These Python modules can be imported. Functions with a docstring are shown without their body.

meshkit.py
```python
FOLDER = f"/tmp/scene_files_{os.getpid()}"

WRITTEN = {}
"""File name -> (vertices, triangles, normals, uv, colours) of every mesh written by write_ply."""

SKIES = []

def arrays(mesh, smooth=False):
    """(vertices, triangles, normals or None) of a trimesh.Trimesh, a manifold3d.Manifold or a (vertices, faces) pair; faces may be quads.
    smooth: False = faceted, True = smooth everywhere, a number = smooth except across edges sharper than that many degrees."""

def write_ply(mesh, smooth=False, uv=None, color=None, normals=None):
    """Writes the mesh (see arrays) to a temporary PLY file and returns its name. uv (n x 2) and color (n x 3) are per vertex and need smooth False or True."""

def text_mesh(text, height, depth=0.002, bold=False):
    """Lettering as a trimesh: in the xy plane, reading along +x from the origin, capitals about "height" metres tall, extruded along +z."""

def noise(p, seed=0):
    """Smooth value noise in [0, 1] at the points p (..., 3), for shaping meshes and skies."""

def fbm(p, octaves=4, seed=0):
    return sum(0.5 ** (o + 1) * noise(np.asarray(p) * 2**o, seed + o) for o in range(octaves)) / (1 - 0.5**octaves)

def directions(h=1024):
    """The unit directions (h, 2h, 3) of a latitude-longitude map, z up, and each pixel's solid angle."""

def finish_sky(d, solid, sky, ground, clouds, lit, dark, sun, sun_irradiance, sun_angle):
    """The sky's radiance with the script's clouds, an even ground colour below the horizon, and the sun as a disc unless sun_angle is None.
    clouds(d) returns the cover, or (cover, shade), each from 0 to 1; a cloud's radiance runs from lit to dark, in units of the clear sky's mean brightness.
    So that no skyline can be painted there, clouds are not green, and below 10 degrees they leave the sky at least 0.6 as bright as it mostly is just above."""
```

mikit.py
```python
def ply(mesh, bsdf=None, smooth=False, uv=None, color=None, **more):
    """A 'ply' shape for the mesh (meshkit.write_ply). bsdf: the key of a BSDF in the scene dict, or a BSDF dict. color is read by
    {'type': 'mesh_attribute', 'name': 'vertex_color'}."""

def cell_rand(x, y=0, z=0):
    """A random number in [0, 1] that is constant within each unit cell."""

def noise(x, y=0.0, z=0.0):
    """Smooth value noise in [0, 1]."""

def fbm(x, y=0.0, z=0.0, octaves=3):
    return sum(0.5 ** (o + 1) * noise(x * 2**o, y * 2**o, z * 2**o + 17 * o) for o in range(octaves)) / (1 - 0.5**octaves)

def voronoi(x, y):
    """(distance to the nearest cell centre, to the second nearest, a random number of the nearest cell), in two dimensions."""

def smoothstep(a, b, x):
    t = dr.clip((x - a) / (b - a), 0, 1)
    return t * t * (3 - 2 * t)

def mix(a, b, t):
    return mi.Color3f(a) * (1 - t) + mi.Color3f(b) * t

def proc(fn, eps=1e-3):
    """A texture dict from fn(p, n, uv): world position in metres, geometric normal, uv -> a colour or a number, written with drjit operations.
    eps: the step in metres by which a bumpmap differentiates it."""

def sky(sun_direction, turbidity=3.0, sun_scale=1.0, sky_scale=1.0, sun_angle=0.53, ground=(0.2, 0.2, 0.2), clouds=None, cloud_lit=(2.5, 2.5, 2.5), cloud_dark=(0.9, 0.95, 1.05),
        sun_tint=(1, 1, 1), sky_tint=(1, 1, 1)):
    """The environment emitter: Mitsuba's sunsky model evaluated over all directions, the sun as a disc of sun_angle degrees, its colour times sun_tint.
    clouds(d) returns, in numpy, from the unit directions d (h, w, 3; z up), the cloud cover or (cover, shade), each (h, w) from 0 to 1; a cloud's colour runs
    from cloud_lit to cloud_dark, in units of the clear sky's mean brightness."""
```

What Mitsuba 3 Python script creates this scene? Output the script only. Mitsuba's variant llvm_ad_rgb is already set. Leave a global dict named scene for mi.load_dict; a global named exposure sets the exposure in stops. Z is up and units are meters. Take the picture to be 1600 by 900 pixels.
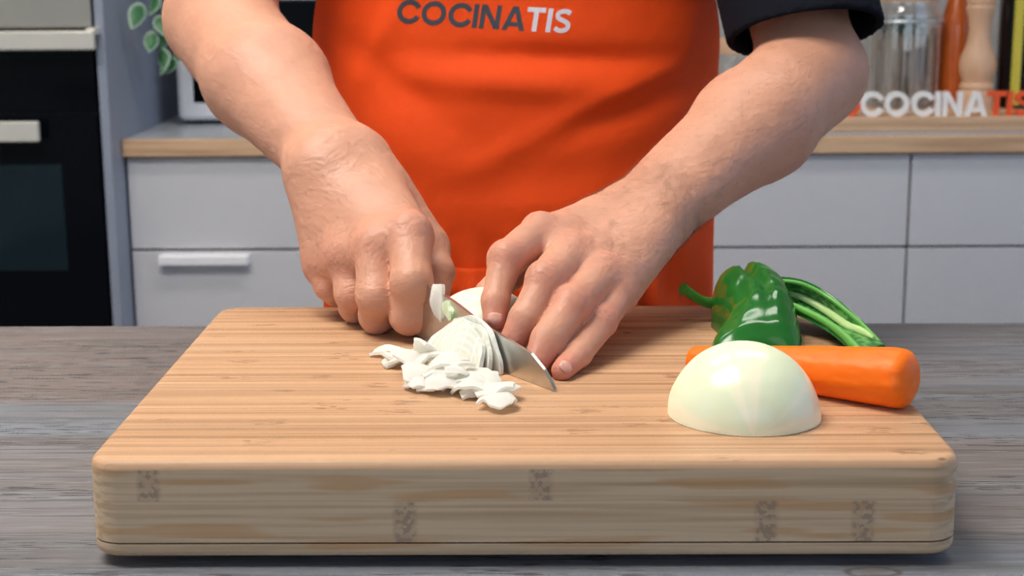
import math, random
import numpy as np
import trimesh, manifold3d
import drjit as dr
import mitsuba as mi
import mikit, meshkit
from scipy.spatial import cKDTree
from scipy.interpolate import LinearNDInterpolator

rng = np.random.default_rng(7)
random.seed(7)
T = mi.ScalarTransform4f
scene, labels = {'type': 'scene'}, {}

# ------------------------------------------------------------------ camera, sky, lights, exposure
exposure = 0.50
FOC, EYE = 2400.0, np.array([0, 0, 1.207])
YAW, PITCH, ROLL = math.radians(.60), math.radians(11.9), math.radians(.36)


def _basis():
    cy, sy, cp, sp = math.cos(YAW), math.sin(YAW), math.cos(PITCH), math.sin(PITCH)
    f, r = np.array([-sy * cp, cy * cp, -sp]), np.array([cy, sy, 0.0])
    u = np.cross(r, f)
    return r * math.cos(ROLL) - u * math.sin(ROLL), r * math.sin(ROLL) + u * math.cos(ROLL), f


RIGHT, UP, FWD = _basis()
scene['camera'] = {'type': 'thinlens', 'fov': math.degrees(2 * math.atan(800 / FOC)), 'fov_axis': 'x',
                   'to_world': T().look_at(origin=EYE.tolist(), target=(EYE + FWD).tolist(), up=UP.tolist()),
                   'focus_distance': .93, 'aperture_radius': .0019, 'near_clip': .05, 'far_clip': 60}
scene['sky'] = mikit.sky((-.3, -.6, .75), turbidity=4, sun_scale=0.0, sky_scale=5.0, ground=(.25, .25, .25), sky_tint=(.95, 1, 1.08))
LAMP_MAIN, LAMP_SIDE, LAMP_BACK = 13.0, .6, 6.5           # radiance of the ceiling panels


def at(px, py, y):
    """The point seen at a place of the photograph, at the depth y."""
    d = FWD + RIGHT * (px - 800) / FOC - UP * (py - 450) / FOC
    return EYE + d * y / d[1]


def onz(px, py, z):
    d = FWD + RIGHT * (px - 800) / FOC - UP * (py - 450) / FOC
    return EYE + d * (z - EYE[2]) / d[2]


# ------------------------------------------------------------------ helpers
def add(key, mesh, mat, smooth=False, label=None, cat=None, group=None, kind=None, **kw):
    scene[key] = mikit.ply(mesh, mat, smooth, **kw)
    d = {k: v for k, v in (('label', label), ('category', cat), ('group', group), ('kind', kind)) if v}
    if d:
        labels[key] = {**labels.get(key, {}), **d}
    return key


def thing(key, label, cat, group=None):
    labels[key] = {'label': label, 'category': cat}
    if group:
        labels[key]['group'] = group
    return key


def num(base, i):
    return base if i == 0 else f'{base}_{i:03d}'


def mat(name, d, two=True):
    scene[name] = {'type': 'twosided', 'b': d} if two else d
    return name


def pr(color, rough=.5, **k):
    c = color if isinstance(color, dict) else {'type': 'rgb', 'value': list(color)}
    return {'type': 'principled', 'base_color': c, 'roughness': rough, **k}


def bump(b, fn, eps, scale=1.0):
    return {'type': 'bumpmap', 'b': b, 'scale': scale, 't': mikit.proc(fn, eps)}


def box(x0, x1, y0, y1, z0, z1):
    m = trimesh.creation.box((x1 - x0, y1 - y0, z1 - z0))
    m.apply_translation(((x0 + x1) / 2, (y0 + y1) / 2, (z0 + z1) / 2))
    return m


def rbox(x0, x1, y0, y1, z0, z1, r=.003, sub=1):
    s = trimesh.creation.icosphere(sub, r).vertices
    p = np.vstack([s + (x, y, z) for x in (x0 + r, x1 - r) for y in (y0 + r, y1 - r) for z in (z0 + r, z1 - r)])
    return trimesh.convex.convex_hull(p)


def lathe(prof, n=40, at_=(0, 0, 0)):
    m = trimesh.creation.revolve(np.array(prof, float), sections=n)
    m.apply_translation(at_)
    return m


def cat_(*ms):
    return trimesh.util.concatenate(list(ms))


def tube(path, radii, n=16, caps=True):
    p = np.asarray(path, float)
    t = np.gradient(p, axis=0)
    t /= np.linalg.norm(t, axis=1, keepdims=True)
    a = np.cross(t[0], [0, 0, 1.0] if abs(t[0][2]) < .9 else [1.0, 0, 0])
    rings, ang = [], np.arange(n) * 2 * np.pi / n
    radii = np.broadcast_to(radii, (len(p),))
    for i in range(len(p)):
        a = a - t[i] * (a @ t[i])
        a /= np.linalg.norm(a)
        b = np.cross(t[i], a)
        rings.append(p[i] + radii[i] * (np.cos(ang)[:, None] * a + np.sin(ang)[:, None] * b))
    return loft(rings, caps)


def loft(rings, caps=True):
    r = np.array(rings)
    m, n = r.shape[:2]
    v = r.reshape(-1, 3)
    f = []
    for i in range(m - 1):
        j = np.arange(n)
        k = (j + 1) % n
        a, b, c, d = i * n + j, i * n + k, (i + 1) * n + k, (i + 1) * n + j
        f += [np.stack([a, b, c], 1), np.stack([a, c, d], 1)]
    if caps:
        v = np.vstack([v, r[0].mean(0), r[-1].mean(0)])
        j = np.arange(n)
        k = (j + 1) % n
        f += [np.stack([k, j, j * 0 + m * n], 1), np.stack([(m - 1) * n + j, (m - 1) * n + k, j * 0 + m * n + 1], 1)]
    t = trimesh.Trimesh(v, np.vstack(f), process=False)
    trimesh.repair.fix_normals(t)
    return t


def spline(pts, n):
    """Catmull-Rom through the points."""
    p = np.asarray(pts, float)
    p = np.vstack([2 * p[0] - p[1], p, 2 * p[-1] - p[-2]])
    u = np.linspace(0, len(p) - 3 - 1e-9, n)
    i = u.astype(int)
    t = (u - i)[:, None]
    a, b, c, d = p[i], p[i + 1], p[i + 2], p[i + 3]
    return .5 * (2 * b + (c - a) * t + (2 * a - 5 * b + 4 * c - d) * t * t + (3 * b - a - 3 * c + d) * t ** 3)


def sheet(front, thick, normal=None):
    """A grid of points (m, n, 3) given thickness along its normals away from the front: a closed mesh."""
    m, n = front.shape[:2]
    du, dv = np.gradient(front, axis=1), np.gradient(front, axis=0)
    nr = np.cross(du, dv)
    nr /= np.linalg.norm(nr, axis=2, keepdims=True) + 1e-12
    if normal is not None and (nr * normal).sum() < 0:
        nr = -nr
    back = front - nr * (thick if np.isscalar(thick) else thick[..., None])
    v = np.vstack([front.reshape(-1, 3), back.reshape(-1, 3)])
    f, N = [], m * n
    q = np.arange(N).reshape(m, n)
    a, b, c, d = q[:-1, :-1].ravel(), q[:-1, 1:].ravel(), q[1:, 1:].ravel(), q[1:, :-1].ravel()
    f += [np.stack([a, b, c], 1), np.stack([a, c, d], 1), np.stack([c, b, a], 1) + N, np.stack([d, c, a], 1) + N]
    rim = np.concatenate([q[0, :-1], q[:-1, -1], q[-1, :0:-1], q[:0:-1, 0]])
    nx = np.roll(rim, -1)
    f += [np.stack([rim, rim + N, nx + N], 1), np.stack([rim, nx + N, nx], 1)]
    t = trimesh.Trimesh(v, np.vstack(f), process=False)
    trimesh.repair.fix_normals(t)
    return t


# signed-distance modelling of the figure: smooth unions of tapered limbs on a grid, surface nets for the skin
class Field:
    def __init__(self, lo, hi, h):
        self.lo, self.h = np.array(lo, float), h
        self.n = np.ceil((np.array(hi) - self.lo) / h).astype(int) + 1
        self.f = np.full(self.n, .05, np.float32)

    def window(self, a, b, pad):
        i0 = np.clip(np.floor((np.minimum(a, b) - pad - self.lo) / self.h).astype(int), 0, self.n)
        i1 = np.clip(np.ceil((np.maximum(a, b) + pad - self.lo) / self.h).astype(int) + 1, 0, self.n)
        return tuple(slice(x, y) for x, y in zip(i0, i1))

    def coords(self, w):
        return [(self.lo[k] + self.h * np.arange(w[k].start, w[k].stop, dtype=np.float32)).astype(np.float32).reshape([-1 if j == k else 1 for j in range(3)]) for k in range(3)]

    def cone(self, a, b, ra, rb, k=.004, sub=False):
        a, b = np.asarray(a, np.float32), np.asarray(b, np.float32)
        w = self.window(a, b, max(ra, rb) + k + 3 * self.h + .006)
        if min(s.stop - s.start for s in w) <= 0:
            return
        X, Y, Z = self.coords(w)
        d = b - a
        L = max(float(d @ d), 1e-12)
        t = np.clip(((X - a[0]) * d[0] + (Y - a[1]) * d[1] + (Z - a[2]) * d[2]) / L, 0, 1)
        s = np.sqrt((X - a[0] - t * d[0]) ** 2 + (Y - a[1] - t * d[1]) ** 2 + (Z - a[2] - t * d[2]) ** 2) - (ra + (rb - ra) * t)
        self.merge(w, s, k, sub)

    def ball(self, c, r, k=.004, axes=None, sub=False):
        """Sphere, or an ellipsoid with these unit axes scaled by their radii r."""
        c = np.asarray(c, np.float32)
        r = np.broadcast_to(np.asarray(r, np.float32), (3,))
        w = self.window(c, c, float(r.max()) + k + 3 * self.h + .006)
        if min(s.stop - s.start for s in w) <= 0:
            return
        X, Y, Z = (q - c[i] for i, q in enumerate(self.coords(w)))
        A = np.eye(3) if axes is None else np.asarray(axes, np.float32)
        q = [(X * A[i][0] + Y * A[i][1] + Z * A[i][2]) for i in range(3)]
        k0 = np.sqrt(sum((q[i] / r[i]) ** 2 for i in range(3)))
        k1 = np.sqrt(sum((q[i] / r[i] ** 2) ** 2 for i in range(3))) + 1e-9
        self.merge(w, k0 * (k0 - 1) / k1, k, sub)

    def merge(self, w, s, k, sub=False):
        g = self.f[w]
        if sub:
            hh = np.maximum(k - np.abs(-s - g), 0) / k
            self.f[w] = np.maximum(g, -s) + hh * hh * k * .25
        else:
            hh = np.maximum(k - np.abs(s - g), 0) / k
            self.f[w] = np.minimum(g, s) - hh * hh * k * .25

    def blend(self, other, k):
        self.merge(tuple(slice(0, q) for q in self.n), other.f, k)

    def mesh(self):
        f, h = self.f, self.h
        s = f < 0
        c = np.zeros(np.array(s.shape) - 1, np.uint8)
        for d in np.ndindex(2, 2, 2):
            c += s[d[0]:s.shape[0] - 1 + d[0], d[1]:s.shape[1] - 1 + d[1], d[2]:s.shape[2] - 1 + d[2]]
        ijk = np.argwhere((c > 0) & (c < 8))
        idx = np.full(c.shape, -1, np.int32)
        idx[tuple(ijk.T)] = np.arange(len(ijk))
        acc, cnt = np.zeros((len(ijk), 3)), np.zeros(len(ijk))
        corner = list(np.ndindex(2, 2, 2))
        val = {d: f[tuple((ijk + d).T)] for d in corner}
        for d in corner:
            for ax in range(3):
                if d[ax] == 0:
                    e = tuple(1 if q == ax else d[q] for q in range(3))
                    a, b = val[d], val[e]
                    m = (a < 0) != (b < 0)
                    t = np.where(m, a / np.where(m, a - b, 1), 0)
                    pos = np.broadcast_to(np.array(d, float), (len(ijk), 3)).copy()
                    pos[:, ax] = t
                    acc += pos * m[:, None]
                    cnt += m
        v = self.lo + h * (ijk + acc / cnt[:, None])
        quads = []
        for ax in range(3):
            o = [q for q in range(3) if q != ax]
            sl = [slice(1, -1)] * 3
            sl[ax] = slice(0, -1)
            s2 = list(sl)
            s2[ax] = slice(1, None)
            A, B = s[tuple(sl)], s[tuple(s2)]
            for flip, m in ((False, A & ~B), (True, ~A & B)):
                e = np.argwhere(m)
                if not len(e):
                    continue
                e = e + [0 if q == ax else 1 for q in range(3)]
                q4 = []
                for da, db in ((0, 0), (1, 0), (1, 1), (0, 1)):
                    g = e.copy()
                    g[:, o[0]] -= da
                    g[:, o[1]] -= db
                    q4.append(idx[tuple(g.T)])
                q4 = np.stack(q4, 1)
                if flip != (ax == 1):
                    q4 = q4[:, ::-1]
                quads.append(q4)
        q = np.vstack(quads)
        q = q[(q >= 0).all(1)]
        t = np.vstack([q[:, [0, 1, 2]], q[:, [0, 2, 3]]])
        return trimesh.Trimesh(v, t, process=False)


# ------------------------------------------------------------------ materials
N, FB, SS, MIX = mikit.noise, mikit.fbm, mikit.smoothstep, mikit.mix


def plain(name, c, r=.5, **k):
    return mat(name, pr(c, r, **k))


plain('m_wall', (.42, .40, .37), .8)
plain('m_ceiling', (.75, .75, .73), .9)
plain('m_floor', (.22, .20, .18), .5)
plain('m_drawer', (.56, .555, .575), .55, specular=.3)
plain('m_worktop', (.30, .32, .35), .3, specular=.5)
plain('m_gap', (.02, .02, .025), .7)
plain('m_panel', (.24, .27, .34), .55)
plain('m_steel', (.45, .43, .38), .35, metallic=.85)
plain('m_handle', (.62, .60, .54), .35, metallic=.3)
plain('m_white', (.80, .80, .82), .4)
plain('m_black', (.002, .003, .005), .10, specular=.1)
plain('m_black_soft', (.010, .011, .013), .45, specular=.3)
plain('m_oven_window', (.004, .014, .020), .06, specular=.3)
plain('m_rubber', (.03, .03, .03), .7)
plain('m_shirt', (.004, .005, .009), .9, specular=.15)
plain('m_trousers', (.03, .035, .05), .8)
plain('m_shoe', (.02, .02, .02), .5)
plain('m_hair', (.03, .02, .014), .5)
plain('m_arm_hair', (.13, .07, .04), .5)
plain('m_eye', (.8, .78, .75), .2)
plain('m_logo_dark', (.035, .04, .05), .55)
plain('m_logo_light', (.62, .60, .64), .35)
plain('m_sign_white', (.82, .80, .78), .45)
plain('m_sign_orange', (.80, .09, .015), .45)
plain('m_leaf', (.05, .17, .06), .4)
plain('m_leaf_pale', (.30, .42, .33), .45)
plain('m_pot', (.6, .6, .58), .5)
plain('m_soil', (.04, .03, .02), .9)
plain('m_yellow', (.55, .50, .06), .5)
plain('m_dark_glass', (.004, .007, .008), .1, specular=.7)
plain('m_sauce', (.50, .10, .012), .15, clearcoat=.6)
plain('m_blade', (.62, .61, .58), .28, metallic=1.0)
plain('m_nail', (.60, .31, .235), .28)
plain('m_pasta', (.34, .30, .26), .6)
plain('m_herb', (.03, .07, .04), .6)
plain('m_wire', (.55, .62, .68), .3, metallic=.6)
plain('m_lamp_frame', (.8, .8, .8), .4)
mat('m_glass', {'type': 'thindielectric', 'int_ior': 1.5}, two=False)


def apron_weave(p, n, uv):
    return .00012 * (dr.sin(p.x * 5200) * dr.sin(p.z * 5200)) + .0012 * FB(p.x * 60, p.y * 60, p.z * 40, 3)


mat('m_apron', bump(pr((.78, .068, .004), .75, specular=.25), apron_weave, .0004))


def oak(p, n, uv):
    g = FB(p.x * 5, p.y * 90, p.z * 90, 4)
    return MIX((.62, .40, .24), (.42, .25, .14), SS(.35, .75, g))


mat('m_oak', pr(mikit.proc(oak), .5))


def bamboo(shift):
    def fn(p, n, uv):
        side = SS(.5, .8, dr.abs(n.y))
        a = FB(p.x * 5 + shift * 9, p.y * 420 + shift * 3, p.z * 420, 3)
        b = FB(p.x * 2.2 + 5 * shift, p.y * 70, p.z * 70 + shift, 3)
        thin = p.y / .0048 + .12 * N(p.x * 6, p.y * 50)
        lam = mikit.cell_rand(dr.floor(thin), shift)
        joint = SS(.06, .0, dr.minimum(thin - dr.floor(thin), 1 - thin + dr.floor(thin)))
        c = MIX((.475, .272, .150), (.30, .162, .074), SS(.40, .76, a) * .75)
        c = MIX(c, (.555, .345, .20), SS(.45, .7, b) * .5)
        c = c * (.86 + .22 * lam) * (1 - .16 * joint)
        # short dark flecks of the bamboo nodes, a few to each strip
        cell = dr.floor(p.y / .0095) + shift * 7
        u = p.x / .055 + mikit.cell_rand(cell, 5) * 7
        r = mikit.cell_rand(dr.floor(u), cell, 11)
        fx = (u - dr.floor(u) - .5) * .055
        fleck = SS(.82, .9, r) * SS(.012, .004, dr.abs(fx + .012 * (N(p.y * 900) - .5))) * SS(.48, .72, FB(p.x * 160, p.y * 900, 3., 2))
        c = MIX(c, (.24, .12, .06), fleck * .8 * (1 - side))
        return c
    return fn


for i in range(3):
    mat(f'm_bamboo_{i}', pr(mikit.proc(bamboo(i * 1.7)), .48, specular=.35))

NODES = [(-.196, 1), (.0065, 1), (-.064, 2), (.1225, 2), (.1725, 2)]


def bamboo_edge(p, n, uv):
    a = FB(p.x * 9, p.y * 300, p.z * 420, 3)
    b = FB(p.x * 3 + 4, p.y * 60, p.z * 110, 3)
    c = MIX((.52, .37, .23), (.38, .255, .145), SS(.40, .78, a) * .8)
    c = MIX(c, (.31, .185, .09), SS(.58, .75, b) * .6)
    c = MIX(c, (.42, .21, .075), SS(.58, .72, FB(p.x * 16 + 1.5, 3., p.z * 150, 2)) * .55)
    front = SS(-.5, -.9, n.y)
    for x, row in NODES:
        top = SS(.9362, .9368, p.z) if row == 1 else SS(.9362, .9356, p.z) * SS(.9135, .914, p.z)
        w = SS(.0075, .0035, dr.abs(p.x - x)) * (.35 + .65 * SS(.42, .62, FB(p.x * 500, 2., p.z * 400, 2)))
        c = MIX(c, (.25, .17, .115), w * top * front * .8)
    return c


mat('m_bamboo_edge', pr(mikit.proc(bamboo_edge), .5, specular=.35))


KNOTS = [tuple(onz(285, 828, .9)[:2]), tuple(onz(1365, 893, .9)[:2])]


def laminate(p, n, uv):
    plank = SS(1.058, 1.070, p.y + .006 * N(p.x * 9, 3.))
    warp = p.y * 1.0 + .012 * FB(p.x * 3.5, p.y * 7, 2., 2)
    a = FB(p.x * 9, warp * 260, 0., 4)
    b = FB(p.x * 1.6 + 9, warp * 22, 4., 3)
    f = FB(p.x * 40, warp * 800, 7., 2)
    c = MIX((.135, .125, .125), (.165, .178, .202), SS(.35, .65, b))
    c = MIX(c, (.178, .138, .122), SS(.45, .62, FB(p.x * 1.1 + 2, warp * 17, 8., 2)) * .45)
    c = MIX(c, (.170, .130, .114), plank * .75 * SS(.15, -.15, p.x))
    c = MIX(c, (.075, .072, .076), SS(.48, .74, a) * .55)
    c = MIX(c, (.26, .26, .27), SS(.55, .8, f) * .35)
    dark = SS(.60, .70, FB(p.x * 55 + 3, warp * 620, 1., 3)) * SS(.44, .6, FB(p.x * 6, warp * 34, 6., 2))
    c = MIX(c, (.045, .042, .045), dark * .7)
    for kx, ky in KNOTS:
        d = dr.sqrt(dr.square((p.x - kx) / .016) + dr.square((p.y - ky) / .0075)) + .5 * (FB(p.x * 90, p.y * 220, 5., 2) - .5)
        c = MIX(c, (.10, .08, .075), SS(.55, .75, d) * SS(1.05, .8, d) * .9)
        c = MIX(c, (.15, .125, .115), SS(.6, .3, d) * .7)
    return c


def laminate_relief(p, n, uv):
    return .0004 * FB(p.x * 28, p.y * 520, 7., 2)


mat('m_laminate', bump(pr(mikit.proc(laminate), .38, specular=.5), laminate_relief, .0006))
plain('m_island', (.30, .29, .28), .6)


def skin_relief(p, n, uv):
    return .00055 * FB(p.x * 420, p.y * 420, p.z * 420, 2) + .0005 * FB(p.x * 110, p.y * 110, p.z * 110, 2)


mat('m_skin', bump({'type': 'principled', 'base_color': {'type': 'mesh_attribute', 'name': 'vertex_color'}, 'roughness': .48, 'specular': .42}, skin_relief, .0005))


def carrot_col(p, n, uv):
    return MIX((.88, .135, .004), (.92, .19, .010), FB(p.x * 120, p.y * 120, p.z * 300, 2))


mat('m_carrot', bump(pr(mikit.proc(carrot_col), .42, specular=.25), lambda p, n, uv: .0008 * FB(p.x * 140, p.y * 140, p.z * 200, 2), .0006))


def pepper_col(p, n, uv):
    return MIX((.006, .085, .010), (.012, .15, .018), FB(p.x * 30, p.y * 30, p.z * 30, 2))


mat('m_pepper', pr(mikit.proc(pepper_col), .16, specular=.45, clearcoat=.35, clearcoat_gloss=.9))
plain('m_pepper_stem', (.07, .26, .03), .4)


def flesh_col(p, n, uv):
    return MIX((.02, .13, .025), (.10, .30, .07), SS(.35, .7, FB(p.x * 300, p.y * 300, p.z * 300, 2)))


mat('m_pepper_flesh', pr(mikit.proc(flesh_col), .3, specular=.5))
plain('m_pepper_rib', (.46, .62, .26), .35)
OC = onz(1163, 652, .958)


def onion_col(p, n, uv):
    ang = dr.atan2(p.z - .958, p.x - OC[0])
    v = FB(ang * 4, p.y * 12, 0., 2)
    return MIX((.84, .79, .57), (.72, .77, .52), SS(.25, .75, v))


mat('m_onion', pr(mikit.proc(onion_col), .2, specular=.5, clearcoat=.5, clearcoat_gloss=.9))


def onion_cut(p, n, uv):
    d = (p.x + .037) * .584 - (p.y - .937) * .814
    r = dr.sqrt(d * d + dr.square(p.z - .958))
    ring = .5 + .5 * dr.sin(r * 1500 + 3 * N(p.x * 150, p.y * 150, p.z * 150))
    streak = FB(d * 600, p.z * 45, 2., 2)
    c = MIX((.76, .755, .66), (.60, .62, .49), ring * .55)
    return MIX(c, (.86, .85, .79), SS(.45, .7, streak) * .6)


mat('m_onion_cut', pr(mikit.proc(onion_cut), .3, specular=.45))
mat('m_onion_bit', {'type': 'principledthin', 'base_color': {'type': 'rgb', 'value': [.93, .92, .86]}, 'roughness': .35, 'diff_trans': .9, 'eta': 1.35}, two=False)
plain('m_onion_rest', (.66, .67, .56), .3, specular=.4)
plain('m_onion_green', (.66, .74, .47), .35)


def turned_wood(p, n, uv):
    return MIX((.72, .46, .30), (.60, .35, .21), FB(p.x * 60, p.y * 60, p.z * 6, 3))


mat('m_mill', pr(mikit.proc(turned_wood), .45))

# ------------------------------------------------------------------ the room
X0, X1, Y0, Y1, ZC = -2.3, 2.05, -1.7, 3.40, 2.62


def wall_with_hole(axis, pos, thick, a0, a1, z0, z1, h0, h1, hz0, hz1):
    """A wall across x (axis 0) or y, spanning a0..a1, with a window opening."""
    bits = [(a0, h0, z0, z1), (h1, a1, z0, z1), (h0, h1, z0, hz0), (h0, h1, hz1, z1)]
    return cat_(*[box(min(pos, pos + thick), max(pos, pos + thick), a, b, c, d) if axis == 0 else box(a, b, min(pos, pos + thick), max(pos, pos + thick), c, d) for a, b, c, d in bits])


add('floor', box(X0 - .2, X1 + .2, Y0 - .2, Y1 + .2, -.1, 0), 'm_floor', kind='structure')
add('ceiling', box(X0 - .2, X1 + .2, Y0 - .2, Y1 + .2, ZC, ZC + .1), 'm_ceiling', kind='structure')
add('wall_back', box(X0 - .2, X1 + .2, Y1, Y1 + .15, 0, ZC), 'm_wall', kind='structure')
add('wall_right', wall_with_hole(0, X1, .15, Y0, Y1, 0, ZC, -.3, 2.4, .75, 2.4), 'm_ceiling', kind='structure')
add('wall_left', wall_with_hole(0, X0, -.15, Y0, Y1, 0, ZC, -.6, .5, 1.0, 2.2), 'm_ceiling', kind='structure')
add('wall_front', wall_with_hole(1, Y0, -.15, X0, X1, 0, ZC, -1.2, 1.6, .9, 2.3), 'm_ceiling', kind='structure')


def window(i, axis, pos, a0, a1, z0, z1):
    w = .05
    k = num('window', 0) + f'_{i}'
    def bx(a, b, c, d, t=.03):
        return box(pos - t, pos + t, a, b, c, d) if axis == 0 else box(a, b, pos - t, pos + t, c, d)
    m = (a0 + a1) / 2
    add(k, cat_(bx(a0, a0 + w, z0, z1), bx(a1 - w, a1, z0, z1), bx(m - w / 2, m + w / 2, z0, z1), bx(a0, a1, z0, z0 + w), bx(a0, a1, z1 - w, z1)), 'm_white', kind='structure')
    for j, (a, b) in enumerate(((a0 + w, m - w / 2), (m + w / 2, a1 - w))):
        add(num(k + '__pane', j), bx(a, b, z0 + w, z1 - w, .003), 'm_glass')


window(1, 0, X1 + .08, -.3, 2.4, .75, 2.4)
window(2, 0, X0 - .08, -.6, .5, 1.0, 2.2)
window(3, 1, Y0 - .08, -1.2, 1.6, .9, 2.3)


def ceiling_light(i, cx, cy, w, d, rad, label, col=(1, .95, .88)):
    k = thing(num('ceiling_light', i), label, 'lamp')
    z = ZC - .045
    add(k + '__frame', cat_(box(cx - w / 2 - .03, cx - w / 2, cy - d / 2 - .03, cy + d / 2 + .03, z - .01, ZC), box(cx + w / 2, cx + w / 2 + .03, cy - d / 2 - .03, cy + d / 2 + .03, z - .01, ZC),
                            box(cx - w / 2, cx + w / 2, cy - d / 2 - .03, cy - d / 2, z - .01, ZC), box(cx - w / 2, cx + w / 2, cy + d / 2, cy + d / 2 + .03, z - .01, ZC)), 'm_lamp_frame')
    v = np.array([[-w / 2, -d / 2, 0], [w / 2, -d / 2, 0], [w / 2, d / 2, 0], [-w / 2, d / 2, 0]]) + (cx, cy, z)
    scene[k + '__diffuser'] = {**mikit.ply((v, np.array([[0, 2, 1], [0, 3, 2]])), 'm_lamp_frame'), 'emitter': {'type': 'area', 'radiance': {'type': 'rgb', 'value': [rad * c for c in col]}}}


ceiling_light(0, -.75, .75, 1.1, .7, LAMP_MAIN, 'large warm white ceiling panel light above the left end of the table')
ceiling_light(1, .95, .75, .6, .6, LAMP_SIDE, 'small square ceiling panel light above the right end of the table')
ceiling_light(2, .0, 1.95, 1.8, .3, LAMP_BACK, 'long narrow ceiling panel light above the back counter')

# ------------------------------------------------------------------ back run: oven housing, drawers, worktop
YF = 2.765                                # front of the worktop
XS = -.735                                # right face of the oven housing
YC = 2.700                                # its front
k = thing('end_panel', 'tall grey blue end panel between the black ovens and the oak edged worktop', 'cabinet panel')
add(k + '__board', rbox(XS - .016, XS, YC, Y1 - .002, .0, 2.2, .0015), 'm_panel')
zu = at(100, 45, YC)[2]
zh0, zh1 = at(100, 78, YC - .03)[2], at(100, 48, YC - .03)[2]
zl0, zl1 = at(30, 221, YC - .03)[2], at(30, 189, YC - .03)[2]
xg = XS - .0205
xr = XS - .024
k = thing('oven_base', 'low cabinet base under the built-in black oven', 'cabinet')
add(k + '__carcass', box(-1.315, xr, YC + .022, YC + .52, .0, .400), 'm_panel')
add(k + '__drawer_front', rbox(-1.315, xr, YC + .002, YC + .021, .1, .395, .002), 'm_panel')
k = thing('upper_oven', 'compact oven with steel door over the black oven at the left edge', 'oven')
add(k + '__body', box(-1.315, xr, YC + .02, YC + .45, zu - .0198, 1.60), 'm_black_soft')
add(k + '__door', rbox(-1.315, xg, YC - .004, YC + .018, zu, 1.60, .003), 'm_steel')
add(k + '__handle', rbox(-1.25, at(148, 62, YC - .035)[0], YC - .042, YC - .028, zh0, zh1, .003), 'm_handle')
add(k + '__bracket', rbox(at(146, 52, YC - .03)[0], XS - .0190, YC - .034, YC + .01, zh1 - .008, zh1 + .004, .002), 'm_handle')
k = thing('built_in_oven', 'black glass built-in oven below the steel handle bar at the left', 'oven')
zd = at(100, 243, YC)[2]
add(k + '__body', box(-1.315, xr, YC + .02, YC + .5, .4002, zu - .02), 'm_black_soft')
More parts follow.
